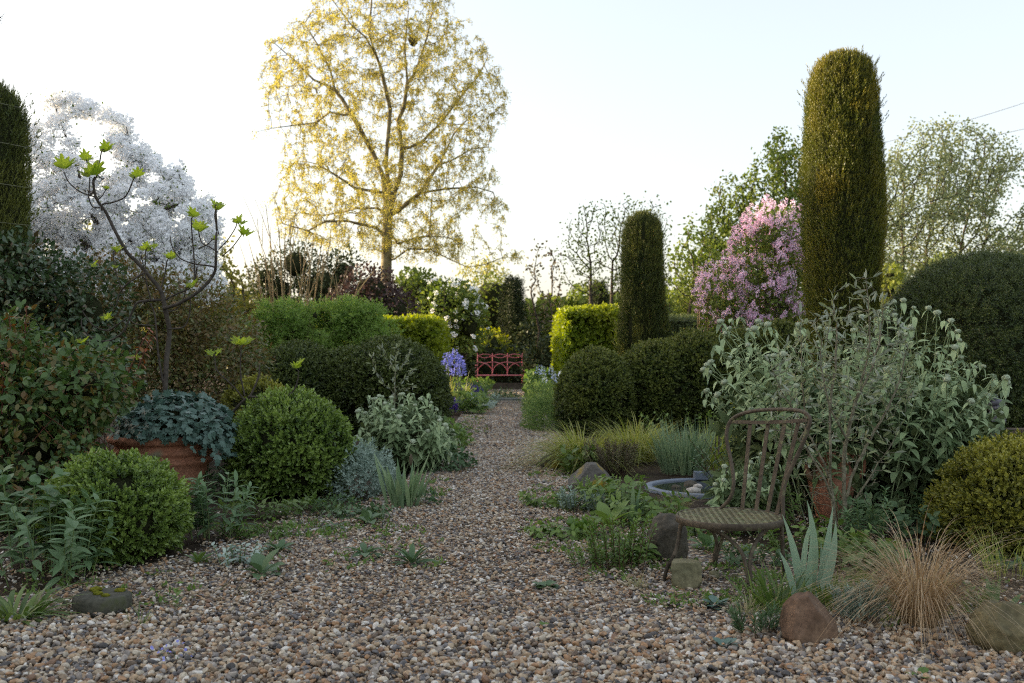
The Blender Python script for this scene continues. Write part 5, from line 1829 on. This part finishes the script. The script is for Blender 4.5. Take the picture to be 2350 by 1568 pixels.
t, g = blade_plant('camassia', 'tall violet-blue flower spikes beside the left yew hedge end', 'flowers', 1030, 945, 'grass_gold', 120, .25, (.4, .8), (.006, .011), (2, 28), (.05, .35), .4, segs=6, part='foliage')
spikes(t, g, 9, .20, .3, .98, .22, .06, 'petal_blue', dens=70, sz=.045)
t = thing('camassia', 'two violet flower spikes above the right yew hedge end', 'flowers', A(.86, 15.2, 0))
spikes(t, A(.86, 15.2, 0), 2, .10, .15, .92, .20, .045, 'petal_blue', dens=60, sz=.04)
border('border_perennial', 'bright hosta-like leaves under the dark purple flowers left of the path', 1085, 953, 26, .22, .30, OVAL, .16, 3, 'fern', .3, ang=40, tint=(0, .5))
border('border_perennial', 'bright green leaves beside the left yew hedge near the path', 1050, 938, 26, .25, .36, OVAL, .14, 4, 'fern', .4, ang=45, tint=(0, .6))
border('border_perennial', 'mixed green border plants farther along the left of the path', 1072, 918, 70, .45, .38, OVAL, .12, 5, 'herb', 2.2, tint=(0, .6))
border('border_perennial', 'grey-green border plants spilling onto the path at left', 1112, 940, 30, .22, .22, SMALL, .08, 8, 'silver', 1.0, tint=(0, .3))
for X, Y, n, lab in ((1070, 928, 26, 'deep purple flower patch in the left border, farther along the path'), (1042, 951, 15, 'deep purple flower patch near the foot of the left yew hedge')):
    gg = G(X, Y) + A(0, .2, 0)
    t = thing('purple_flowers', lab, 'flowers', gg)
    spikes(t, gg, n, .30 if n > 20 else .2, .5 if n > 20 else .3, .38 if n > 20 else .26, .2, .045, 'petal_purple', dens=40, sz=.045)
FERNY = t_sprig(t_leaf4(.16, .03), 9, 1.0, .36, 60, .3)
mound('ferny_perennial', 'bright feathery green foliage beside the right yew hedge end', 'plant', 1252, 992, .24, .55, .34, 1300, FERNY, .10, 'fern', .5, up=.8, tint=(0, .7))
mound('ferny_perennial', 'feathery green foliage farther along the right of the path', 'plant', 1246, 955, .24, 1.1, .40, 1300, FERNY, .11, 'fern', 1.2, up=.8, tint=(0, .5))
mound('border_perennial', 'mid green border plants towards the bench on the right', 'plant', 1243, 925, .30, 2.0, .55, 1500, OVAL, .10, 'herb', 1.8, up=.8)
t = thing('pale_blue_flowers', 'pale blue flower spikes in the border right of the path', 'flowers', A(.72, 17.6, 0))
spikes(t, A(.72, 17.6, 0), 13, .24, .8, .70, .16, .035, 'petal_pale', dens=26, sz=.035)
t = thing('pale_blue_flowers', 'tiny pale blue flowers along the left path edge', 'flowers', A(-.62, 16.9, 0))
spikes(t, A(-.66, 16.6, 0), 8, .14, .6, .30, .14, .03, 'petal_pale', dens=24, sz=.035)
mound('path_fern', 'small dark fern growing in the joint of the paving strip', 'fern', 1158, 917, .28, .22, .10, 260, FERNY, .13, 'rosette', .2)
t = thing('pink_spike', 'pale pink lupin-like flower spike between humps of the right yew hedge', 'flowers', A((1422 - CX) * 13.4 / F, 13.4, 0))
spikes(t, A((1422 - CX) * 13.4 / F, 13.4, 0), 2, .03, .05, .98, .2, .045, 'petal_pink', dens=60, sz=.045)
t = thing('camassia', 'violet flowers showing above the dip of the left yew hedge', 'flowers', A((720 - CX) * 13.8 / F, 13.8, 0))
spikes(t, A((720 - CX) * 13.8 / F, 13.8, 0), 3, .12, .1, 1.0, .2, .05, 'petal_blue', dens=60, sz=.045)
# ================================================================ big gold-green tree
def tree(name, label, cat, base, polys, att, step, infl, kill, tip, rmax, bark, leafs, bias=(0, 0, .1), wob=.18, e=2.3, iters=120, thin=3, thr=.03, hang=None, nomax=None, crown='crown', kk=5):
    """leafs: (template, size, per node, max twig radius, droop, material, tint range)"""
    N, par = colonize(polys, att, step, infl, kill, iters, bias, wob)
    r, kids = limb_radii(par, tip, e, rmax)
    t = thing(name, label, cat, base)
    mb = MB()
    limbs(mb, N, par, r, kk, 0, thin, thr)
    ml = MB()
    if hang:
        ln, nh, rad, hd_ = hang
        i = np.where((r < rad) & (par >= 0))[0]
        i = np.repeat(i, nh)
        m = len(i)
        d0 = nrm(nrm(N[i] - N[par[i]]) * .8 + rng.normal(size=(m, 3)) * .6)
        L = ln * U(.4, 1.2, m)
        tt = np.linspace(0, 1, 5)
        c = N[i][:, None] + d0[:, None] * (L[:, None] * (tt - .45 * tt ** 2)[None])[..., None] - A(0, 0, 1) * (L[:, None] * (hd_ * tt ** 2)[None])[..., None]
        sd = nrm(np.cross(d0, A(0, 0, 1.)) + 1e-4)
        w_ = max(tip * .5, .0035)
        V = np.stack([c - sd[:, None] * w_, c + sd[:, None] * w_], 2).reshape(-1, 3)
        f = np.array([[2 * q, 2 * q + 1, 2 * q + 3, 2 * q + 2] for q in range(4)])
        mb.add(V, [(f[None] + (np.arange(m) * 10)[:, None, None]).reshape(-1, 4)], 0, 0)
        tpl, size, per, _, dr, mat, tn = leafs
        for q in range(per):
            k = U(.15, 1, m)
            j = np.minimum((k * 4).astype(int), 3)
            fr = k * 4 - j
            p = c[np.arange(m), j] * (1 - fr[:, None]) + c[np.arange(m), j + 1] * fr[:, None]
            ml.inst(tpl, p + rng.normal(size=(m, 3)) * size * .4, frames(nrm(rng.normal(size=(m, 3)) + A(0, 0, -dr)), rdir(m)), size * U(.6, 1.3, m), U(tn[0], tn[1], m))
    else:
        tpl, size, per, rad, dr, mat, tn = leafs
        i = np.where((r < rad) & (par >= 0))[0]
        i = np.repeat(i, per)
        m = len(i)
        ml.inst(tpl, N[i] + rng.normal(size=(m, 3)) * step * .55, frames(nrm(rng.normal(size=(m, 3)) + A(0, 0, -dr)), rdir(m) + A(0, 0, .3)), size * U(.6, 1.3, m), np.clip(U(tn[0], tn[1], m) * .6 + .5 * fbm(N[i] * .9, 3, 2), 0, 1))
    mb.build('trunk', M[bark], t)
    ml.build(crown, M[leafs[5]], t)
    return t, N, par, r


BD = 32.0
BIRCH = [
    [(884, 815), (884, 700), (885, 630), (887, 546), (889, 495), (896, 462), (918, 399), (921, 336), (912, 273), (925, 243), (933, 189), (954, 155), (980, 75), (992, 8), (1000, -60)],
    [(889, 495), (875, 399), (854, 348), (820, 285), (790, 235), (770, 210), (723, 189), (681, 147), (640, 113)],
    [(889, 495), (912, 480), (963, 441), (1005, 369), (1038, 294), (1068, 256), (1105, 229)],
    [(921, 344), (967, 319), (1009, 273), (1055, 210), (1093, 160), (1118, 126)],
    [(896, 462), (887, 378), (896, 252), (879, 168), (858, 105), (862, 21), (866, -50)],
    [(770, 207), (761, 168), (732, 109), (707, 67)], [(879, 160), (850, 110), (816, 80), (774, 25), (744, 0)],
    [(889, 500), (866, 478), (816, 478), (774, 483), (723, 491)], [(887, 540), (866, 525), (799, 510), (753, 514), (711, 533), (660, 520)],
    [(887, 560), (900, 540), (908, 556), (942, 546), (975, 541), (1026, 541), (1059, 558)], [(984, 540), (988, 500), (990, 453)],
    [(886, 600), (900, 592), (933, 567), (984, 567), (1026, 588), (1068, 606), (1110, 600), (1152, 583), (1194, 583)],
    [(875, 440), (816, 432), (765, 403), (732, 378)], [(790, 270), (765, 269), (732, 290), (698, 298), (640, 311), (610, 320)], [(933, 189), (925, 100), (935, 20), (930, -50)],
    [(1005, 369), (1030, 360), (1080, 330), (1120, 325)], [(963, 441), (1020, 430), (1090, 420), (1130, 430)],
]
polys = [px_poly(p, BD, .25) for p in BIRCH]
polys[0] = px_poly(BIRCH[0], BD, .04)
# limbs start where they leave the trunk
for q in range(1, len(polys)):
    allp = np.concatenate(polys[:q])
    j = ((allp[:, [0, 2]] - polys[q][0][[0, 2]]) ** 2).sum(1).argmin()
    polys[q][:, 1] += allp[j, 1] - polys[q][0, 1]
brow = [(-90, 790, 1010), (0, 735, 1040), (60, 690, 1105), (110, 625, 1130), (160, 600, 1150), (220, 600, 1165), (280, 640, 1165), (320, 690, 1120), (370, 650, 1120), (430, 635, 1150), (480, 620, 1165), (530, 640, 1150), (565, 720, 1120), (600, 960, 1210)]
att = cloud(brow, BD, 6000, .75)
att = att[fbm(att * .42, 21, 2) > -.38]
tree('birch', 'tall gold-green birch-like tree towering behind the garden, crown cut by the top', 'tree', A((884 - CX) * BD / F, BD, 0), polys, att, .24, 2.4, .36, .008, .18, 'bark_birch',
     (t_leaf4(.26, .05), .056, 10, 1, .6, 'birch_leaf', (0, .8)), (0, 0, .30), .22, 1.8, 140, 3, .045, (.46, 5, .018, .36))
mb = MB()
v, f = icos(3)
q = P(948, 92, BD)
mb.add(v * A(.14, .14, .19) * (1 + .35 * fbm(v * 4, 2, 3)[:, None]) + q, [f], 0, 0, True)
tag(mb.build('bird_nest', M['mound'], None, q), 'dark round twig nest high in the crown of the tall gold-green tree', 'nest')

# white blossom tree at left
AD = 14.0
ap = [[(250, 830), (262, 700), (258, 620), (240, 540), (215, 440), (180, 340), (140, 240)], [(258, 620), (300, 540), (350, 480), (420, 450), (470, 470)], [(262, 680), (340, 600), (420, 570), (470, 600)], [(258, 610), (190, 560), (110, 520), (60, 480)], [(240, 540), (290, 440), (300, 350), (290, 290)], [(262, 690), (180, 640), (100, 640)], [(215, 440), (130, 400), (70, 330)], [(350, 480), (390, 420), (420, 395)]]
polys = [px_poly(p, AD, .1) for p in ap]
arow = [(205, 90, 160), (240, 50, 215), (280, 30, 275), (330, 20, 320), (380, 10, 390), (420, 0, 440), (470, 0, 490), (520, 0, 495), (580, 10, 505), (640, 20, 515), (690, 80, 510)]
att = cloud(arow, AD, 3000, .6)
att = att[fbm(att * 1.1, 31, 2) > -.30]
def blossom_tpl(n, s=.5, r=None):
    r = np.random.default_rng(3)
    parts = []
    for q in range(n):
        d = nrm(r.normal(size=(1, 3)))
        v, f = t_move(t_leaf4(.55, .12), nrm(r.normal(size=(1, 3)) * .7 + d)[0], d[0], d[0] * r.uniform(.25, .6), s)
        parts.append((v, f, np.full(len(v), r.uniform(0, .4) if q % 4 else .0)))
    return t_merge(parts)
BL = blossom_tpl(26, .34)
t, N, par, r = tree('blossom_tree', 'spreading tree covered in white spring blossom at left', 'tree', A((250 - CX) * AD / F, AD, 0), polys, att, .10, .9, .15, .005, .10, 'bark', (t_leaf4(.3, .05), .045, 5, .012, 0, 'bg_green', (0, .6)), (0, 0, .05), .25, 2.3, 120, 3, .02, None, None, 'foliage')
i = np.where(r < .014)[0]
i = i[fbm(N[i] * A(1.9, 1.9, 3.0), 3, 3) > -.40]
i = np.repeat(i, 4)
mb = MB()
m = len(i)
mb.inst(BL, N[i] + rng.normal(size=(m, 3)) * .035, frames(rdir(m), rdir(m)), .115 * U(.5, 1.35, m), U(0, .5, m))
mb.build('blossom', M['petal_white'], t)

# pink lilac
LD = 14.2
ells = [E(1750, 600, 85, 100, LD, .5), E(1715, 690, 110, 95, LD, .55), E(1800, 560, 75, 85, LD + .2, .5), E(1850, 660, 95, 120, LD + .3, .5), E(1770, 520, 60, 55, LD, .4), E(1660, 665, 60, 65, LD - .1, .35), E(1650, 730, 50, 50, LD, .35), E(1760, 770, 130, 80, LD, .5)]
t = shrub('lilac', 'tall shrub covered with pink lilac flowers left of the tallest yew column', 'shrub', A((1770 - CX) * LD / F, LD, 0), ells, 9000, t_leaf(.34, 2, .06, .1), .062, 'bg_green', 'bark', 46, .018, .3, 0, shell=.4, tint=(0, .3), holes=-.4)
mb = MB()
PAN = blossom_tpl(16, .45)
for c, r_ in ells:
    n = int(330 * (r_[0] * r_[2]) / .3)
    d = rdir(n)
    p = c + d * r_ * U(.75, 1.08, n)[:, None]
    k = (fbm(p * 5.5, 5, 2) > -.06) & (p[:, 2] > .95 + .5 * U(-1, 1, n))
    p, d = p[k], d[k]
    n = len(p)
    for q in range(2):
        mb.inst(PAN, p + d * .02 + A(0, 0, .045) * q + rng.normal(size=(n, 3)) * .012, frames(rdir(n), rdir(n)), (.055 - .01 * q) * U(.6, 1.2, n), U(0, .8, n))
mb.build('blossom', M['petal_pink'], t)

# white guelder rose near the far hedge
ells = [E(1030, 700, 75, 62, 25.5, .9), E(965, 670, 50, 55, 26, .7), E(1075, 740, 45, 70, 25.2, .6), E(1000, 770, 85, 70, 25.6, .7)]
t = shrub('snowball_bush', 'green shrub with white snowball flowers behind the left hornbeam hedge', 'shrub', A((1030 - CX) * 25.5 / F, 25.5, 0), ells, 5200, t_leaf4(.36, .06), .12, 'bg_green', 'bark', 26, .025, .4, .5, shell=.4, tint=(0, .4), holes=-.4, hfreq=1.5)
mb = MB()
n = 150
c, r_ = ells[0]
p = []
for c, r_, m in ((*ells[0], 64), (*ells[1], 10), (*ells[2], 20)):
    d = rdir(m * 2)
    d = d[d[:, 1] < .35][:m]
    p.append(c + d * r_ * 1.02)
p = np.concatenate(p)
p = p[fbm(p * 1.2, 6, 2) > -.15]
mb.inst(blossom_tpl(18, .7), p, frames(rdir(len(p)), rdir(len(p))), .065 * U(.6, 1.25, len(p)), 0)
mb.build('blossom', M['petal_white'], t)

# smoky purple shrub, dark evergreen, gold bare stems
shrub('purple_shrub', 'smoky purple-leaved shrub below the trunk of the tall gold-green tree', 'shrub', A((850 - CX) * 23.5 / F, 23.5, 0), [E(850, 680, 75, 75, 23.5, .8), E(905, 715, 60, 55, 23.4, .7), E(800, 720, 70, 60, 23.6, .7), E(925, 770, 60, 60, 23.3, .6)], 6500, t_leaf4(.34, .05), .095, 'purple_leaf', 'bark', 24, .02, .4, .6, shell=.4, holes=-.45, hfreq=1.6)
shrub('evergreen_tree', 'dark olive evergreen tree behind the golden bare stems', 'tree', A((690 - CX) * 27 / F, 27, 0), [E(680, 610, 60, 60, 27, .8), E(740, 660, 90, 80, 27, .9), E(640, 670, 70, 70, 27.2, .7), E(790, 630, 50, 65, 27.5, .6), E(610, 640, 40, 50, 27, .5), E(700, 750, 130, 70, 27, .8)], 9500, t_leaf4(.26, .04), .10, 'bg_dark', 'bark', 24, .03, .4, .5, shell=.4, tint=(.1, 1), holes=-.42, hfreq=1.3)
GD_ = 17.5
gt = thing('bare_stem_shrub', 'leafless shrub of upright golden stems catching the sun above the roses', 'shrub', A((660 - CX) * GD_ / F, GD_, 0))
mb = MB()
for (xb, xt, yt, rr_) in ((640, 572, 560, 1.3), (642, 610, 470, 1.6), (650, 590, 500, 1.3), (655, 640, 520, 1.6), (662, 652, 545, 1.2), (668, 668, 500, 1.5), (672, 700, 560, 1.3), (676, 715, 600, 1.2), (700, 740, 545, 1.5), (704, 775, 590, 1.4), (708, 760, 520, 1.2), (712, 800, 610, 1.2), (645, 560, 600, 1.0), (690, 722, 520, 1.1), (635, 590, 620, 1.0), (715, 830, 655, 1.0), (660, 625, 590, .9), (694, 690, 570, .9)):
    a, b = P(xb, 790, GD_ + U(-.3, .3)), P(xt, yt, GD_ + U(-.5, .5))
    a[2] = max(.02, a[2] - 1.0)
    m_ = a * .5 + b * .5 + A((a[0] - b[0]) * .12, 0, .1)
    pts = bez(a, m_, b, np.linspace(0, 1, 10))
    pts[1:-1] += rng.normal(size=(8, 3)) * .015
    tube(mb, pts, np.linspace(.013, .004, 10) * rr_, 6, 0, False)
    for q in range(4):
        k = U(.45, .9)
        s_ = bez(a, m_, b, np.array([k]))[0]
        e_ = s_ + (b - a) * U(.12, .3) + A(U(-.25, .25), U(-.2, .2), 0)
        tube(mb, np.array([s_, (s_ + e_) / 2 + A(0, 0, .03), e_]), [.007, .005, .003], 4, 0, False)
mb.build('stems', M['stem_gold'], gt)

# conifers and shrubs around the bench end
def conifer(label, X, D, top, wpx, mat='bg_dark', seed=1):
    s = F / D
    zt = H + (HY - top) / s
    c = A((X - CX) / s, D, 0)
    t = thing('conifer', label, 'conifer', c)
    mb = MB()
    n = 2600
    z = zt * U(0, 1, n) ** .9
    rr = wpx / s * np.interp(z / zt, [0, .3, .75, .93, 1.0], [1, 1, .85, .55, .12])
    a = U(0, 6.28, n)
    q = np.stack([np.cos(a) * 2, np.sin(a) * 2, z], 1)
    rr = rr * (.82 + .35 * fbm(q, seed, 2)) * U(.6, 1.0, n) ** .4
    p = c + np.stack([np.cos(a) * rr, np.sin(a) * rr, z], 1)
    d = nrm(np.stack([np.cos(a), np.sin(a), U(.3, 1.4, n)], 1) + rng.normal(size=(n, 3)) * .3)
    mb.inst(YEWS, p, frames(d, rdir(n)), .22 * U(.6, 1.2, n), U(0, .5, n))
    lathe(mb, c, [(wpx / s * .6, 0), (wpx / s * .6, zt * .5), (wpx / s * .4, zt * .8), (.01, zt * .95)], 16, 1)
    mb.build('foliage', [M[mat], M['dark_in']], t)


conifer('narrow dark conifer behind the right end of the red bench', 1178, 31, 645, 27, seed=1)
conifer('small dark conifer seen left of the slimmer yew column', 1375, 33, 652, 19, seed=2)
for X, Y, rx, ry, D, mat, n, lab in ((1115, 800, 55, 45, 30, 'bg_yellow', 2600, 'yellow-green shrub behind the left of the red bench'), (1065, 790, 40, 60, 29, 'bg_green', 1800, 'dark green shrub between snowball bush and red bench'), (1210, 800, 55, 60, 30.5, 'bg_dark', 2600, 'dark evergreen shrub behind the right of the red bench'), (1180, 835, 60, 40, 29.5, 'bg_yellow', 1200, 'olive green low shrub behind the red bench seat'),
                                  (1250, 830, 50, 55, 27, 'bg_dark', 2200, 'dark shrub between the red bench and the right hornbeam hedge'), (1050, 850, 40, 50, 26.5, 'bg_dark', 1800, 'dark shrub between the red bench and the left hornbeam hedge'), (940, 655, 34, 36, 30, 'bg_green', 1400, 'small green shrub right of the gold-green tree trunk'), (1130, 700, 70, 75, 36, 'bg_green', 2600, 'soft green bush beyond the snowball bush')):
    shrub('background_shrub', lab, 'shrub', A((X - CX) * D / F, D, 0), [E(X, Y, rx, ry, D, rx * D / F), E(X - rx * .4, Y + 30, rx * .7, ry * .8, D - .3, .5), E(X + rx * .4, Y + 25, rx * .7, ry * .8, D - .2, .5)], n, t_leaf4(.34, .05), .12, mat, 'bark', 10, .02, .3, .75, shell=.5, tint=(0, .8), holes=-.5, hfreq=1.5)
bx = (1145 - CX) * 29 / F
mb = MB()
core_ball(mb, A(bx, 29.3, .35), A(2.4, .6, .75), 1, .1, 2, 2, 1)
leaf_cloud(mb, [(A(bx, 29.2, .4), A(2.5, .75, .8))], 3600, t_leaf4(.34, .05), .11, .75, (0, .4))
tag(mb.build('evergreen_hedge', [M['bg_dark'], M['dark_in']], None, (bx, 29.2, 0)), 'low dark evergreen hedge directly behind the red bench', 'hedge')

# ================================================================ trees beyond the garden
def bgtree(label, X, D, rows, n, step, leaf, bark='bark', trunks=1, per=3, size=.13, rmax=.16, depth=.7, bias=(0, 0, .25), rad=.03, dr=.2, kill=1.4, tip=.012, name='tree'):
    att = cloud(rows, D, n, depth, .5)
    att = att[fbm(att * .55, int(X), 2) > -.30]
    lo = max(r_[0] for r_ in rows)
    polys = []
    for q in range(trunks):
        x = X + (q - (trunks - 1) / 2) * (38 if trunks < 5 else 62)
        y1 = lo - (lo - min(r_[0] for r_ in rows)) * .35
        polys.append(px_poly([(x, 812), (x + U(-8, 8), lo), (x + U(-20, 20), y1)], D + q * .4, .1))
    return tree(name, label, 'tree', A((X - CX) * D / F, D, 0), polys, att, step, step * 12, step * kill, tip, rmax, bark, (t_leaf4(.36, .05), size, per, rad, dr, leaf, (0, .8)), bias, .2, 2.3, 120, 3, .05)


bgtree('grey-green tree with pale young leaves behind the big yew dome at right', 2190, 30, [(285, 2090, 2180), (320, 2050, 2300), (370, 2010, 2350), (430, 1985, 2420), (520, 1950, 2500), (620, 1940, 2500), (720, 1950, 2500)], 4600, .25, 'bg_pale', 'bark', 7, 26, .09, .13, rad=.03, bias=(0, 0, .5))
bgtree('mid green tree rising behind the pink lilac', 1760, 27, [(300, 1785, 1800), (330, 1730, 1830), (370, 1670, 1860), (430, 1645, 1880), (480, 1630, 1890), (560, 1600, 1890), (640, 1560, 1880), (720, 1550, 1800)], 4800, .23, 'bg_green', 'bark', 3, 34, .105, .15, rad=.03, bias=(0, 0, .4))
bgtree('thin many-stemmed tree with sparse new leaves left of the slimmer yew column', 1400, 31, [(452, 1430, 1475), (480, 1310, 1540), (530, 1290, 1540), (600, 1275, 1545), (680, 1300, 1540)], 1500, .25, 'bg_green', 'bark', 3, 8, .09, .09, .6, (0, 0, .35), .02)
bgtree('warm green bushy tree right of the slimmer yew column', 1590, 24, [(520, 1560, 1620), (580, 1540, 1670), (650, 1530, 1680), (740, 1530, 1680)], 1300, .2, 'bg_green', 'bark', 2, 18, .10, .07)
bgtree('small crooked tree with sparse purple-brown leaves right of the narrow conifer', 1250, 28, [(560, 1215, 1275), (620, 1190, 1300), (700, 1190, 1300), (760, 1220, 1300)], 520, .2, 'mound', 'bark', 2, 6, .10, .05, .6, (0, 0, .2), .02)
bgtree('pale weeping tree far beyond the snowball bush', 1110, 46, [(585, 1090, 1130), (610, 1055, 1165), (660, 1040, 1180), (740, 1040, 1180)], 900, .35, 'weep', 'bark', 1, 24, .13, .12, .8, (0, 0, -.25), .05, 1.4)
bgtree('sunlit warm green tree behind the golden bare stems at left', 540, 30, [(545, 500, 560), (590, 440, 620), (640, 420, 660), (720, 430, 660)], 1300, .26, 'bg_gold', 'bark', 2, 12, .14, .09)
bgtree('sunlit olive tree behind the white blossom tree', 300, 31, [(520, 180, 330), (580, 120, 430), (660, 100, 470), (740, 100, 480)], 1300, .28, 'bg_gold', 'bark', 2, 12, .15, .09)
shrub('golden_shrub', 'small bright yellow shrub between the tallest yew column and the yew dome', 'shrub', A((2042 - CX) * 17 / F, 17, 0), [E(2042, 632, 24, 24, 17, .3), E(2040, 670, 34, 40, 17, .3)], 420, t_leaf4(.36, .05), .09, 'bg_green', 'bark', 6, .012, .1, .4, tint=(.5, 1))

# far wood closing the view (one mass)
mb = MB()
def wood(X0, X1, D, top, n, size, tint, mat, seed):
    s = F / D
    X = U(X0, X1, n)
    tp = np.interp(X, *top) if isinstance(top, tuple) else np.full(n, top)
    tp = tp + 26 * fbm(np.stack([X / 60, X * 0 + seed, X * 0], 1), seed, 3)
    Y = tp + (840 - tp) * U(0, 1, n) ** .8
    p = np.stack([(X - CX) / s, D + U(-1.5, 1.5, n), H - (Y - HY) / s], 1)
    p = p[p[:, 2] > 0]
    p = p[fbm(p * .8, seed + 1, 2) > -.35]
    n = len(p)
    mb.inst(t_leaf4(.38, .05), p, frames(nrm(rng.normal(size=(n, 3))), rdir(n) + A(0, -.5, .5)), size * U(.5, 1.3, n), U(tint[0], tint[1], n), mat)
wood(-150, 1000, 40, ([-150, 400, 700, 1000], [620, 640, 680, 690]), 15000, .34, (0, 1), 0, 3)
wood(950, 1700, 44, ([950, 1150, 1300, 1700], [690, 690, 665, 670]), 17000, .34, (0, .7), 1, 5)
wood(1600, 2500, 42, ([1600, 2000, 2500], [670, 600, 590]), 17000, .34, (0, .7), 1, 7)
tag(mb.build('far_wood', [M['bg_gold'], M['bg_green']]), 'continuous belt of soft trees and scrub closing the view behind the garden', 'woodland', kind='stuff')
mb = MB()
def belt(x0, y0, x1, y1, h0, h1, n, th):
    k = U(0, 1, n)
    c = A(x0, y0, 0) + np.outer(k, A(x1 - x0, y1 - y0, 0))
    hh = h0 + (h1 - h0) * k + .5 * fbm(c * .35, 4, 2)
    p = c + np.stack([U(-th, th, n), U(-th, th, n), hh * U(0, 1, n) ** .8], 1)
    mb.inst(t_leaf4(.4, .05), p, frames(rdir(n), rdir(n)), .42 * U(.6, 1.2, n), U(0, .4, n))
    q = np.linspace(0, 1, 14)
    for a, b in zip(q[:-1], q[1:]):
        m = (a + b) / 2
        hm = h0 + (h1 - h0) * m
        L = math.hypot(x1 - x0, y1 - y0) / 13
        core_ball(mb, A(x0 + (x1 - x0) * m, y0 + (y1 - y0) * m, hm * .42), A(th * .8, L * .75, hm * .5), 1, .1, .6, 3, 1)
belt(-15.5, -9, -15.5, 20.6, 5.6, 5.9, 19000, 1.0)  # unseen belt, added and sized to block the low sun
tag(mb.build('added_shade_belt', [M['bg_dark'], M['dark_in']], None, (-15.5, 4, 0)), 'unseen evergreen belt added beyond the left edge to keep the garden in shade', 'woodland', kind='stuff')

# pine sprig hanging in at the upper left corner
t = thing('pine_branch', 'dark pine twig tip poking in at the upper left corner', 'branch', P(-60, 30, 5.2))
mb = MB()
a, b = P(-200, 10, 5.2), P(2, 40, 5.2)
tube(mb, bez(a, (a + b) / 2 + A(0, 0, .04), b, np.linspace(0, 1, 6)), np.linspace(.008, .003, 6), 6)
mb.build('twig', M['bark_fig'], t)
mb = MB()
n = 120
k = U(.6, 1, n)
p = a + np.outer(k, b - a)
mb.inst(t_leaf4(.03, 0), p, frames(nrm(nrm(b - a) * .6 + rng.normal(size=(n, 3)) * .6), rdir(n)), .05 * U(.7, 1.1, n))
mb.build('needles', M['bg_dark'], t)
